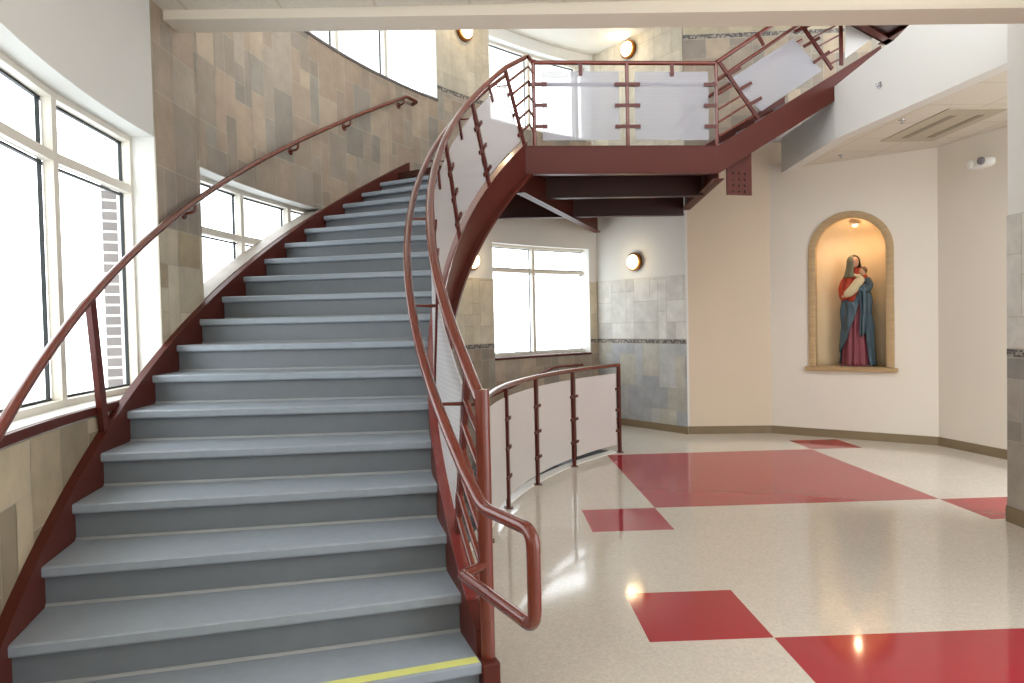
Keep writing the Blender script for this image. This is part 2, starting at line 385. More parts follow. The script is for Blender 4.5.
# grey far wall with sconce, beige wall, niche wall, alcove side wall
WE0, WE1 = Vector((1.365, 11.02)), Vector((2.41, 9.623))
WN1 = Vector((3.536, 9.555)); WQ = Vector((5.11, 8.383)); WR = Vector((5.55, 6.42)); WR2 = Vector((5.80, 5.0))
def flat_map(A, B):
    d = (B-A).normalized(); n = Vector((d.y, -d.x))      # n points to the room (right-hand side of A->B)
    return lambda off: (lambda s, z: Vector((A.x+d.x*s+n.x*off, A.y+d.y*s+n.y*off, z)))
def wall_slab(bm, A, B, z0, z1, t=.2, e0=0, e1=0):
    d = (B-A).normalized(); n = Vector((-d.y, d.x)); a = A-d*e0; b = B+d*e1
    prism(bm, [a, b, b+n*t, a+n*t], z0, z1)
we = sempty('wall_back', (1.9, 10.3, -2), 'short grey stone tiled wall with a round lamp behind the guardrail', 'wall')
bm = newbm(); wall_slab(bm, WE0, WE1, -2, TOP, e0=.3); obj('plaster', bm, 'white_plaster', we)
L = (WE1-WE0).length
tile_object('tile_cladding', we, [(0, L, -1.9, 1.24, ['#aeb0b1', '#b6b7b5', '#a8abaf', '#bab8ac', '#a1a4a8', '#b2afa4']), (0, L, 1.24, 1.31, 'mosaic'), (0, L, 1.31, 2.2, ['#cfcdc6', '#c6c4bd', '#d4d2cb']), (0, L, 3.3, TOP-.02, ['#c9c1b0', '#c6beac'])], flat_map(WE0, WE1))
bm = newbm(); a = flat_map(WE0, WE1)
for q in (0,):
    f = a(.012); g = a(.03); hexa(bm, [f(.02, 0), g(.02, 0), g(L, 0), f(L, 0)], [f(.02, .1), g(.02, .1), g(L, .1), f(L, .1)])
structure(obj('baseboard_back', bm, 'lower_base'))
wn = sempty('wall_beige', (3, 9.7, 0), 'beige plaster wall under the upper flight, tiled above', 'wall')
bm = newbm(); wall_slab(bm, WE1, WN1, -2, TOP, e0=-.01, e1=0); obj('plaster', bm, 'beige_plaster', wn)
L = 5.4
bm2 = newbm(); wall_slab(bm2, WN1, WE1+(WN1-WE1).normalized()*5.4, 3.65, TOP); obj('plaster_upper', bm2, 'beige_plaster', wn)
tile_object('tile_cladding', wn, [(.0, L, 3.95, 5.375, DARK), (0, L, 5.375, 5.445, 'mosaic'), (0, L, 5.445, TOP-.02, ['#b3a78f', '#aca088'])], flat_map(WE1, WN1))
# door seen behind the landing panels is plain wall; niche wall with arched opening
NU = Vector((.802, -.5973, 0)); NN = Vector((-.5973, -.802, 0))     # along the niche wall, and out of it into the room
NC = Vector((4.335, 8.960, 0))                                       # below the middle of the niche, on the wall face
NI, NO, NSPR, NSILL, ND = .415, .50, 2.415, .93, .44
ca = (NC-Vector((WN1.x, WN1.y, 0))).dot(NU); LQ = (WQ-WN1).length
def npt(x, y, z): return NC+NU*x+NN*y+Vector((0, 0, z))
bm = newbm()
HT = 3.66
def nslab(x0, x1, z0, z1, t=.12): hexa(bm, [npt(x0, 0, z0), npt(x1, 0, z0), npt(x1, -t, z0), npt(x0, -t, z0)], [npt(x0, 0, z1), npt(x1, 0, z1), npt(x1, -t, z1), npt(x0, -t, z1)])
nslab(-ca, -NI, 0, HT); nslab(NI, LQ-ca, 0, HT); nslab(-NI, NI, 0, NSILL-.02)
K = 24
for i in range(K):
    a0, a1 = PI-PI*i/K, PI-PI*(i+1)/K
    p = [(NI*math.cos(a0), NSPR+NI*math.sin(a0)), (NI*math.cos(a1), NSPR+NI*math.sin(a1)), (NI*math.cos(a1), HT), (NI*math.cos(a0), HT)]
    hexa(bm, [npt(x, 0, z) for x, z in p], [npt(x, -.12, z) for x, z in p])
wq = structure(obj('wall_niche', bm, 'cream_plaster'), 'cream plaster wall with the arched statue niche', 'wall')
# the recess: half round in plan, closed by a quarter dome
bm = newbm()
def rec(u, v):
    a = PI*u; z = NSILL-.05+(NSPR-NSILL+.05)*v; return npt(-NI*math.cos(a), -ND*math.sin(a), z)
grid_surf(bm, rec, 28, 10)
def dome(u, v):
    a = PI*u; e = PI/2*v; return npt(-NI*math.cos(a)*math.cos(e), -ND*math.sin(a)*math.cos(e), NSPR+NI*math.sin(e))
grid_surf(bm, dome, 28, 14)
bm.faces.new([bm.verts.new(npt(-NI*math.cos(PI*i/20), -ND*math.sin(PI*i/20), NSILL-.02)) for i in range(21)])
bmesh.ops.remove_doubles(bm, verts=bm.verts, dist=.0005)
o = obj('niche_recess', bm, 'recess_glow_plaster', wq, smooth='edge')
sd = o.modifiers.new('s', 'SOLIDIFY'); sd.thickness = .02; sd.offset = 1
nf = thing('niche_surround', 'arched oak surround and ledge framing the lit statue niche', 'niche frame', npt(0, 0, .87))
bm = newbm(); path = [(-1, NSILL)]+[(-1, NSPR)]
sec = []
prof = [(NI-.004, -.06), (NO, -.0), (NO, .025), (NI+.03, .035), (NI-.004, .02)]
def fs(cx, cz, k):   # k: unit direction outward
    return [npt(cx+k[0]*r, y, cz+k[1]*r) for r, y in prof]
sec.append(fs(0, NSILL, (-1, 0)))
for i in range(33):
    a = PI-PI*i/32; sec.append(fs(0, NSPR, (math.cos(a), math.sin(a))))
sec.append(fs(0, NSILL, (1, 0))); sweep(bm, sec); obj('arch_trim', bm, 'oak', nf, smooth='edge')
bm = newbm(); hexa(bm, [npt(-.54, .07, .872), npt(.54, .07, .872), npt(.54, -.1, .872), npt(-.54, -.1, .872)], [npt(-.54, .085, .925), npt(.54, .085, .925), npt(.54, -.1, .925), npt(-.54, -.1, .925)])
for i in range(1): pass
bevel(obj('ledge', bm, 'oak', nf), .01)
bm = newbm()
hexa(bm, [npt(-.41, 0, .905), npt(.41, 0, .905), npt(.30, -.36, .905), npt(-.30, -.36, .905)], [npt(-.41, 0, .93), npt(.41, 0, .93), npt(.30, -.36, .93), npt(-.30, -.36, .93)])
obj('niche_floor', bm, 'oak', nf)
nl = thing('niche_light', 'small recessed spotlight glowing in the top of the statue niche', 'lamp', npt(.04, -.12, 2.79))
bm = newbm(); lathe(bm, [(.0, .0), (.03, .0), (.035, .012), (.045, .012), (.05, .03), (.0, .034)], npt(.04, -.13, 2.735), n=20); obj('can', bm, 'fixture_white', nl)
bm = newbm(); lathe(bm, [(0, 0), (.028, .001), (.028, .006), (0, .006)], npt(.04, -.13, 2.728), n=20); obj('bulb', bm, 'bulb_glow', nl)
ld = bpy.data.lights.new('niche_lamp', 'SPOT'); ld.energy = 14; ld.color = (1, .66, .38); ld.spot_size = 2.9; ld.spot_blend = .8; ld.shadow_soft_size = .03
lo = bpy.data.objects.new('niche_lamp', ld); COL.objects.link(lo); lo.parent = nl; lo.location = npt(.04, -.13, 2.715)-wpos(nl)
ld = bpy.data.lights.new('niche_bounce', 'POINT'); ld.energy = 2.2; ld.color = (1, .66, .38); ld.shadow_soft_size = .03
lo = bpy.data.objects.new('niche_bounce', ld); COL.objects.link(lo); lo.parent = nl; lo.location = npt(.04, -.10, 2.70)-wpos(nl)

bm = newbm(); wall_slab(bm, WQ, WR, 0, HT); wall_slab(bm, WR, WR2, 0, HT); structure(obj('wall_alcove', bm, 'cream_plaster'), 'pale plaster side wall of the alcove with an emergency light', 'wall')
# baseboards along beige / niche / alcove walls
def baseb(name, pts, h=.105, t=.014):
    bm = newbm()
    for A, B in zip(pts, pts[1:]):
        f = flat_map(A, B); L = (B-A).length; p, q = f(0), f(t)
        hexa(bm, [p(0, 0), q(0, 0), q(L, 0), p(L, 0)], [p(0, h), q(0, h), q(L, h), p(L, h)])
    return structure(obj(name, bm, 'lower_base'))
baseb('baseboard_beige', [WE1+Vector((0, -.0)), WN1]); baseb('baseboard_niche', [WN1, WQ]); baseb('baseboard_alcove', [WQ, WR, WR2])
bm = newbm(); box(bm, 2.398, 2.425, 9.606, 9.66, .11, 3.12); bevel(structure(obj('trim_1', bm, 'white_plaster')), .004)

# near wall end on the far right of the photo
wc = sempty('wall_right', (3.9, 3, 0), 'grey tiled wall end at the right edge', 'wall')
bm = newbm(); box(bm, 3.745, 4.05, 3.0, 5.28, 0, 3.81); obj('plaster', bm, 'white_plaster', wc)
def rmap(off): return lambda s, z: Vector((3.745-off, 5.28-s, z))
tile_object('tile_cladding', wc, [(0, 2.28, .12, 1.245, ['#94918c', '#8a8781', '#9d9a94', '#88868a', '#a09a90', '#8f8b80']), (0, 2.28, 1.245, 1.315, 'mosaic'), (0, 2.28, 1.315, 2.31, ['#c6c4bd', '#cfcdc6', '#bfbdb6'])], rmap)
bm = newbm(); box(bm, 3.725, 3.745, 3.0, 5.285, 0, .12); structure(obj('baseboard_right', bm, 'lower_base'))

bm = newbm(); box(bm, -3.2, 4.05, -1.4, -1.2, 2.5, 3.95); box(bm, 1.2, 4.05, -1.4, -1.2, 0, 2.5); box(bm, -3.2, -1.3, -1.4, -1.2, 0, 2.5); structure(obj('wall_light_block', bm, 'cream_plaster'))  # unseen wall added behind the camera to limit light from the back
# ------------------------------------------------------------------ floor with the stairwell opening
bm = newbm()
HO0, HO1, HR = .03, .762, 5.50
def sector(r0, r1, a0, a1):
    n = max(1, math.ceil(abs(a1-a0)/.05))
    for i in range(n):
        t0, t1 = a0+(a1-a0)*i/n, a0+(a1-a0)*(i+1)/n
        for z, flip in ((0, 0), (-.2, 1)):
            q = [P(r0, t0, z), P(r1, t0, z), P(r1, t1, z), P(r0, t1, z)]
            if r0 < .01: q = q[1:]
            bm.faces.new([bm.verts.new(p) for p in (q[::-1] if flip else q)])
sector(0, HR, 0, 2*PI)
sector(HR, 7.5, HO1, 1.3); sector(HR, 7.5, -1.6, HO0)
# edge faces of the opening
def rim(r0, t0, r1, t1):
    n = 1 if t0 == t1 else math.ceil(abs(t1-t0)/.05)
    for i in range(n):
        a, b = i/n, (i+1)/n
        quad(bm, P(r0+(r1-r0)*a, t0+(t1-t0)*a, 0), P(r0+(r1-r0)*b, t0+(t1-t0)*b, 0), P(r0+(r1-r0)*b, t0+(t1-t0)*b, -.2), P(r0+(r1-r0)*a, t0+(t1-t0)*a, -.2))
rim(HR, HO0, HR, HO1); rim(HR, HO0, 7.5, HO0); rim(HR, HO1, 7.5, HO1)
bmesh.ops.remove_doubles(bm, verts=bm.verts, dist=.0005)
structure(obj('floor', bm, 'terrazzo_floor'), 'polished speckled floor with red squares', 'floor')
bm = newbm(); curved_block(bm, HO0, HO1, -.2, .006, 5.40, 5.52); structure(obj('trim_2', bm, 'white_terrazzo'), 'white curved border at the edge of the stairwell', 'floor border')
bm = newbm(); prism(bm, [(-3, 3), (6, 3), (6, 12), (-3, 12)], -2.1, -2.0); structure(obj('floor_lower', bm, 'white_terrazzo'))

# ------------------------------------------------------------------ ceilings, header, fascia
bm = newbm(); prism(bm, [(-3.0, -1.2), (4.05, -1.2), (4.05, 4.6), (-3.0, 4.6)], 3.66, 3.8); structure(obj('ceiling_lobby', bm, 'acoustic_tile'), 'acoustic tile ceiling above the entrance side', 'ceiling')
bm = newbm(); prism(bm, [(-2.23, 4.59), (3.9, 4.70), (3.9, 4.955), (-2.23, 4.795)], 3.60, 4.25); structure(obj('beam_header', bm, 'header_plaster'), 'long cream plaster beam crossing the top of the room', 'beam')
bm = newbm(); prism(bm, [(-3.2, 4.9), (7, 4.9), (7, 12), (-3.2, 12)], 5.72, 5.9); structure(obj('ceiling_upper', bm, 'ceiling_white'), 'high white ceiling over the staircase', 'ceiling')
FA, FC, FB = Vector((3.67, 9.46)), Vector((3.635, 7.83)), Vector((3.99, 5.42))
bm = newbm(); prism(bm, [(3.73, 9.6), (3.70, 7.83), (4.05, 5.42), (5.9, 5.42), (5.7, 6.5), (5.2, 8.5), (4.2, 9.3)], 3.565, 3.66); structure(obj('ceiling_alcove', bm, 'acoustic_tile'), 'low tiled ceiling over the niche alcove', 'ceiling')
def on_plane(u, v, A, B):
    r = ray(u, v); n = Vector((B.y-A.y, -(B.x-A.x))); t = (n.x*A.x+n.y*A.y)/(n.x*r.x+n.y*r.y)
    return Vector((r.x*t, r.y*t, EYE+r.z*t))
d = (FB-FC).normalized(); nrm = Vector((-d.y, d.x)); 
if nrm.x < 0: nrm = -nrm
prof = [Vector((FC.x, FC.y, 3.55)), Vector((FC.x, FC.y, on_plane(835.5, 86, FC, FB).z)), on_plane(881, 49, FC, FB), on_plane(893, 41, FC, FB), on_plane(906, 28, FC, FB), on_plane(930, 5, FC, FB), Vector((FB.x, FB.y, 5.2)), Vector((FB.x, FB.y, 3.56))]
bm = newbm(); hexa(bm, prof, [p+Vector((nrm.x, nrm.y, 0))*.14 for p in prof])
d = (FC-FA).normalized(); pr = [Vector((FA.x, FA.y, 3.52)), Vector((FC.x, FC.y, 3.55)), Vector((FC.x, FC.y, 3.98)), Vector((FA.x, FA.y, 3.98))]
hexa(bm, pr, [p+Vector((.14, 0, 0)) for p in pr])
structure(obj('wall_fascia', bm, 'white_plaster'), 'white plaster fascia beneath the upper floor edge', 'wall')

# ------------------------------------------------------------------ windows
def window(name, th0, th1, z0, z1, mulls, trans, label, R=7.57, fw=.045, fd=.055, dividers=True):
    w = sempty(name, P(R, (th0+th1)/2, z0), label, 'window')
    nodes = [th0]+sorted(mulls)+[th1]
    bf = newbm(); bg = newbm()
    for a, b in zip(nodes, nodes[1:]):
        A, B = P(R, a, 0), P(R, b, 0); t = (B-A).normalized(); nr = Vector((t.y, -t.x, 0))
        for z in (z0+fw/2, z1-fw/2):
            bar(bf, A+Vector((0, 0, z)), B+Vector((0, 0, z)), (0, 0, 1), fw, fd)
        for z in (z0+fw+.006, z1-fw-.006)+((trans-.035, trans+.035) if trans else ()):
            bar(bg, A+Vector((0, 0, z))-nr*.035, B+Vector((0, 0, z))-nr*.035, (0, 0, 1), .012, .018)
        A2, B2 = A+t*.034, B-t*.034
        for q in (A2, B2): bar(bg, q+Vector((0, 0, z0+.04))-nr*.035, q+Vector((0, 0, z1-.04))-nr*.035, t, .012, .018)
    for a, s in ((th0, 1), (th1, -1)):
        A = P(R, a+s*.0022, 0); bar(bf, A+Vector((0, 0, z0)), A+Vector((0, 0, z1)), P(R, a+.01, 0)-P(R, a-.01, 0), .038, fd)
    obj('frame', bf, 'window_frame', w); obj('gasket', bg, 'gasket', w)
    for a in mulls:
        b = newbm(); A = P(R-.004, a, 0); bar(b, A+Vector((0, 0, z0)), A+Vector((0, 0, z1)), P(R, a+.01, 0)-P(R, a-.01, 0), .052, .05); obj('mullion', b, 'window_frame', w)
    for a, b_ in zip(nodes, nodes[1:]):
        A, B = P(R, a, 0), P(R, b_, 0)
        if trans:
            b = newbm(); bar(b, A+Vector((0, 0, trans)), B+Vector((0, 0, trans)), (0, 0, 1), .05, fd*.9); obj('transom', b, 'window_frame', w)
        for lo, hi in (((z0, trans), (trans, z1)) if trans else ((z0, z1),)):
            b = newbm(); nr = Vector(((B-A).y, -(B-A).x, 0)).normalized(); o_ = -nr*.037
            quad(b, A+Vector((0, 0, lo+.03))+o_, B+Vector((0, 0, lo+.03))+o_, B+Vector((0, 0, hi-.03))+o_, A+Vector((0, 0, hi-.03))+o_); obj('pane', b, 'window_glass', w)
    return w
w1 = window('window_1', -.60, -.033, 1.20, 2.815, [-.151, -.269, -.387, -.505], 2.475, 'tall bright window band beside the lower steps at the left edge')
w2 = window('window_2', .040, .322, 1.20, 2.765, [.070, .169, .270], 2.345, 'window band cut off by the slope of the stairs')
w3 = window('window_3', .742, 1.014, 1.10, 2.72, [.876], 2.345, 'window under the landing behind the guardrail')
w4 = window('window_4', .15, .625, 4.42, 5.55, [.270, .390, .508], None, 'upper window band high above the steps')
w5 = window('window_5', .742, 1.028, 4.40, 5.57, [.874, .999], None, 'upper window behind the landing railing')
# ledges
bm = newbm(); curved_block(bm, -.62, -.12, 1.165, 1.208, 7.375, 7.57); structure(bevel(obj('sill_1', bm, 'stringer_steel', w1), .003))
bm = newbm(); curved_block(bm, .16, .612, 4.41, 4.436, 7.375, 7.58); obj('sill', bm, 'slate_sill', w4)
bm = newbm(); curved_block(bm, .749, 1.008, 1.068, 1.097, 7.37, 7.57); obj('sill', bm, 'stringer_steel', w3)
bm = newbm(); curved_block(bm, .7505, 1.02, 4.385, 4.41, 7.385, 7.58); obj('sill', bm, 'window_frame', w5)
# sloped ledge that closes the second window along the stair
bm = newbm(); n = 12; sec = []
for i in range(n+1):
    t = .0485+(.314-.0485)*i/n; z = znose(t)+.045
    sec.append([P(7.40, t, z-.25), P(7.545, t, z-.25), P(7.545, t, z+.012), P(7.40, t, z+.012)])
sweep(bm, sec); obj('sloped_sill', bm, 'sill_grey', w2)

# outdoors
bm = newbm(); prism(bm, [(-90, -40), (60, -40), (60, 90), (-90, 90)], -2.6, -2.5); structure(obj('ground_outside', bm, 'snow'), 'bright snowy ground outside the windows', 'ground')
c = ray(115.5, 300); c = Vector((c.x/c.y*5.45, 5.45)); dd = Vector((c.x, c.y)).normalized(); ss = Vector((dd.y, -dd.x))
bm = newbm(); prism(bm, [c-ss*.072, c+ss*.072, c+ss*.072+dd*.35, c-ss*.072+dd*.35], -2.5, 2.72); tag(obj('brick_pier', bm, 'pale_brick'), 'pale brick pier standing outside the left window', 'pier')

# ------------------------------------------------------------------ the curved staircase
st = thing('curved_staircase', 'wide curved staircase with grey rubber treads and dark red steel stringers', 'staircase', P(6.5, -.4, 0))
def thf(k, r, d=0.): return TH1+DTH*(k-1)+THO*(RO-r)/(RO-RI)+d/r
for k in range(0, 19):
    z = Z1+RISE*(k-1) if k > 0 else .149
    zl = (Z1+RISE*(k-2) if k > 1 else .149) if k > 0 else 0.
    bm = newbm(); n = 6; sec = []
    for i in range(n+1):
        r = RI+(RO-RI)*i/n
        def q(d, zz, kk=k): return P(r, thf(kk, r, d), zz)
        sec.append([q(0, z-.043), q(-.004, z-.036), q(-.004, z-.006), q(.004, z), q(.05, z+.0), P(r, thf(k+1, r, .05), z), P(r, thf(k+1, r, .05), z-.03), q(.03, z-.03), q(.03, z-.045)])
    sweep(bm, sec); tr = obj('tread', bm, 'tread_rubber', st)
    if k == 1:
        bm = newbm(); sweep(bm, [[P(r, thf(1, r, .004), z+.001), P(r, thf(1, r, .05), z+.001), P(r, thf(1, r, .05), z+.003), P(r, thf(1, r, .004), z+.003)] for r in [RI+.005+(RO-RI-.01)*i/6 for i in range(7)]])
        s_ = obj('safety_strip', bm, 'yellow_strip', tr); s_['label'] = 'yellow strip along the nosing'
    bm = newbm(); sec = []
    for i in range(n+1):
        r = RI+(RO-RI)*i/n
        sec.append([P(r, thf(k, r, .028), zl), P(r, thf(k, r, .05), zl), P(r, thf(k, r, .05), z-.035), P(r, thf(k, r, .028), z-.035)])
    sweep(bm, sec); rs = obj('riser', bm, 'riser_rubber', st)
    bm = newbm(); sec = []
    for i in range(n+1):
        r = RI+(RO-RI)*i/n
        sec.append([P(r, thf(k, r, .015), zl+.001), P(r, thf(k, r, .027), zl+.001), P(r, thf(k, r, .027), zl+.012), P(r, thf(k, r, .022), zl+.010)])
    sweep(bm, sec); obj('cove', bm, 'cove_rubber', rs)
TL = TH1+DTH*18; ZL = Z1+RISE*18        # landing edge
def helix_sweep(name, t0, t1, r0, r1, lo, hi, m, parent, n=40, zmin=None, base=True):
    bm = newbm(); sec = []
    for i in range(n+1):
        t = t0+(t1-t0)*i/n; z = znose(t); a, b = z+lo, z+hi
        if zmin is not None: a = max(a, zmin); b = max(b, a+.01)
        sec.append([P(r0, t, a), P(r1, t, a), P(r1, t, b), P(r0, t, b)])
    sweep(bm, sec); return obj(name, bm, m, parent, smooth='edge')
helix_sweep('outer_stringer', -.43, TL+.03, RO, RW-.013, -.26, .055, 'stringer_steel', st, zmin=0.)
# inner stringer: channel (web, top flange, bottom flange)
R0 = 5.625
def istr(name, r0, r1, lo, hi, t0=-.36, m='stringer_steel'): return helix_sweep(name, t0, .497, r0, r1, lo, hi, m, st, zmin=0., n=48)
istr('inner_stringer', 5.655, RI, -.20, .125)
istr('bottom_flange', 5.60, RI, -.235, -.20, t0=-.33)
istr('stringer_cap', 5.635, RI+.002, .125, .133, t0=-.34, m='steel_cap')
bm = newbm(); prism(bm, [P(5.63, -.373, 0).xy, P(5.703, -.373, 0).xy, P(5.703, -.350, 0).xy, P(5.63, -.350, 0).xy], 0, .293); bevel(obj('stringer_foot', bm, 'stringer_steel', st), .006)
# soffit pan under each tread
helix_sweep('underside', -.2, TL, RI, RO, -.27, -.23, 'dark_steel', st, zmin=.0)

# ------------------------------------------------------------------ stair railing on the inner side
SL = RISE/DTH/5.66; AL = math.atan(SL); LR = .775
def lean(tb):
    k = max(0, min(1, (-.146-tb)/.139)); return .415+(.25-.415)*k
def RT(tb, Lr): return tb-Lr/LR*lean(tb)/5.665
def RP(tb, Lr, r=5.665):
    """point of the leaning railing: foot angle tb, length Lr up the leaning post"""
    return P(r, RT(tb, Lr), znose(tb)+.13+Lr/LR*(.905-SL*lean(tb)))
rl = thing('stair_railing', 'dark red steel railing with pale perforated panels on the inner edge of the curved stairs', 'railing', P(5.66, -.36, .29))
POSTS = [.488, .331, .172, .013, -.146, -.287]
for tb in POSTS:
    bm = newbm(); a, b = RP(tb, -.02), RP(tb, LR); tg = P(5.665, tb+.01, znose(tb+.01))-P(5.665, tb, znose(tb)); bar(bm, a, b, tg, .05, .022); bevel(obj('post', bm, 'red_steel', rl), .003)
TN = -.362
bm = newbm(); pn = P(5.66, TN, .29); tube(bm, [pn, pn+Vector((0, 0, 1.045))], .029, 20); obj('newel_post', bm, 'red_tube', rl, smooth='edge')
# top rail follows the slope from newel to the landing corner
CORN = on_plane(534.5, 62, Vector((.19, 7.35)), Vector((2.2, 7.5)))
CORN = Vector((.279, 7.357, 4.285))
bm = newbm(); pts = []
n = 48; ta = TN; tb_ = .512
for i in range(n+1):
    t = ta+(tb_-ta)*i/n; pts.append(P(5.668, t, znose(t)+1.035-.05*max(0, t-.42)/.09 if t > -.33 else znose(t)+1.035+.01*(t+.33)/.03))
apex = pts[-1]; tube(bm, pts+[CORN], .025, 14); obj('top_rail', bm, 'red_tube', rl, smooth='edge')
def rpanel(t0, t1, l0=.05, l1=.66):
    bm = newbm(); r = 5.665
    def f(u, v, off): return RP(t0+(t1-t0)*u, l0+(l1-l0)*v, r+off)
    nu = 10
    sweep(bm, [[f(i/nu, 0, -.003), f(i/nu, 0, .003), f(i/nu, 1, .003), f(i/nu, 1, -.003)] for i in range(nu+1)])
    return obj('panel', bm, 'perforated_stair', rl, smooth='edge')
for a, b in zip(POSTS, POSTS[1:]):
    pn_ = rpanel(b+.011, a-.011)
    for tb, s in ((a, -1), (b, 1)):
        for l in (.12, .33, .54):
            bm = newbm(); p0 = RP(tb+s*.002, l, 5.650); p1 = RP(tb+s*.017, l, 5.650)
            bar(bm, p0, p1, RP(tb, l+.1)-RP(tb, l), .032, .014); obj('bracket', bm, 'red_steel', pn_)
    m_ = (a+b)/2; bm = newbm(); bar(bm, RP(m_, .60, 5.652), RP(m_, LR, 5.652), P(5.66, m_+.01, 0)-P(5.66, m_, 0), .03, .012); obj('bracket', bm, 'red_steel', pn_)
# slender bars between the lowest leaning post and the newel, and at the landing corner
for j in range(6):
    l = .08+.11*j
    bm = newbm(); a = RP(POSTS[-1], l); b = RP(POSTS[-1]-.1, l); 
    # end at newel: follow slope down until x,y reach the newel angle
    th_a = RT(POSTS[-1], l); dz = RP(POSTS[-1], l).z-znose(th_a)
    if th_a-TN > .006:
        q = []
        for i in range(7):
            t = th_a+(TN-th_a)*i/6; q.append(P(5.665, t, znose(t)+dz))
        tube(bm, q, .0135, 10); obj('bar', bm, 'red_tube', rl, smooth='edge')
for j in range(5):
    l = .12+.13*j; th_a = RT(POSTS[0], l); dz = RP(POSTS[0], l).z-znose(th_a); q = []
    for i in range(6):
        t = th_a+(.512-th_a)*i/5; q.append(P(5.665, t, znose(t)+dz))
    q.append(Vector((CORN.x, CORN.y, q[-1].z-.11))); bm = newbm(); tube(bm, q, .014, 8); obj('bar', bm, 'red_tube', rl, smooth='edge')
# lower handrail with its return loop
E1 = at_z(533, 531, .978); E2 = Vector((E1.x, E1.y, .69)); EK = P(5.8, -.426, .978)
pts = [P(5.80, t, znose(t)+.895) for t in [.47-.0225*i for i in range(39)]]
pts = [p for p in pts]
bot = Vector((-.19, 2.52, .668))
pts_low = rounded([P(5.80, -.395, znose(-.395)+.92), EK, E1, E2, bot], .055, 8)
pts = [P(5.80, t, znose(t)+.895+max(0, -.3-t)*.3) for t in [.47-.0225*i for i in range(38)] if t > -.39]+pts_low
bm = newbm(); tube(bm, pts, .021, 14); hr = obj('handrail', bm, 'red_tube', rl, smooth='edge')
bm = newbm(); tube(bm, rounded([bot+(bot-E2).normalized()*-.01, bot+(bot-E2).normalized()*.03, P(5.66, TN, .655)], .03), .019, 12); obj('bracket', bm, 'red_tube', hr, smooth='edge')
for tb in [RT(q, .60) for q in POSTS]:
    bm = newbm(); z = znose(tb)+.895; tube(bm, [P(5.80, tb, z), P(5.80, tb, z-.05), P(5.668, tb, z-.055)], .009, 8); obj('bracket', bm, 'red_tube', hr, smooth='edge')

# ------------------------------------------------------------------ handrail on the curved wall
wh = thing('wall_handrail', 'long dark red handrail climbing the curved tiled wall on the left', 'handrail', P(7.3, -.4, .9))
pts = [P(7.305, t, znose(t)+.845) for t in [-.52+.025*i for i in range(42)] if t < .515]
e = pts[-1]; pts = pts+rounded([e, P(7.305, .517, znose(.517)+.845), P(7.30, .543, znose(.517)+.83), P(7.39, .546, znose(.517)+.82)], .03)[1:]
bm = newbm(); tube(bm, pts, .021, 14); obj('rail', bm, 'red_tube', wh, smooth='edge')
for t in (.012, .243, .372, .51):
    bm = newbm(); z = znose(t)+.845; tube(bm, rounded([P(7.305, t, z), P(7.305, t, z-.07), P(7.39, t, z-.085)], .03), .010, 8)
    lathe(bm, [(0, 0), (.035, 0), (.035, .008), (0, .012)], P(7.39, t, z-.085), P(7.3, t, 0)-P(7.39, t, 0), 16); obj('bracket', bm, 'red_tube', wh, smooth='edge')
bm = newbm(); a = P(7.372, -.146, 1.0); b = P(7.305, -.186, znose(-.186)+.84); bar(bm, a, b, P(7.3, .01, 0)-P(7.3, 0, 0), .044, .03); obj('post', bm, 'red_steel', wh)

# ------------------------------------------------------------------ landing
ld = thing('stair_landing', 'dark red steel landing platform carried on deep beams between two flights', 'landing', (1.2, 8.5, 3.0))
LA, LB = Vector((.22, 7.352)), Vector((2.243, 7.503))
deck = [P(7.385, TL, 0).xy]+[P(7.385, t, 0).xy for t in (.58, .66, .74, .82, .90, .98, 1.03)]+[WE1+Vector((-.02, -.02)), LB+Vector((0, .02)), LA+Vector((0, .02)), P(5.70, TL-.02, 0).xy]
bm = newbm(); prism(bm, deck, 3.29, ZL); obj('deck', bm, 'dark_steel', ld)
def beam(A, B, zt, zb, name='beam', m='stringer_steel', wf=.05, tw=.012, flange=.012):
    bm = newbm(); A, B = Vector(A), Vector(B); d = (B-A).normalized(); n = Vector((-d.y, d.x))
    def s(o0, o1, z0, z1): prism(bm, [A+n*o0, B+n*o0, B+n*o1, A+n*o1], z0, z1)
    s(-tw/2, tw/2, zb, zt); s(-wf, wf, zb, zb+flange); s(-wf, wf, zt-flange, zt); return obj(name, bm, m, ld)
bm = newbm(); A, B = LA-Vector((.055, .004)), LB; d = (B-A).normalized(); n = Vector((-d.y, d.x)); prism(bm, [A, B, B+n*.02, A+n*.02], 3.145, 3.425); prism(bm, [A, B, B+n*.09, A+n*.09], 3.135, 3.15); prism(bm, [A-n*.005, B-n*.005, B+n*.04, A+n*.04], 3.415, 3.428)
obj('front_beam', bm, 'stringer_steel', ld)
ch_ = ld
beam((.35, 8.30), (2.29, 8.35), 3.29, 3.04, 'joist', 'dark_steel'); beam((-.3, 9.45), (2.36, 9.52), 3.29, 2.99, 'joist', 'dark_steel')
beam(LB+Vector((.0, .02)), (2.40, 9.58), 3.42, 3.07, 'side_beam', wf=.06)
beam((.12, 7.42), (1.36, 10.88), 3.29, 2.955, 'diagonal_beam')
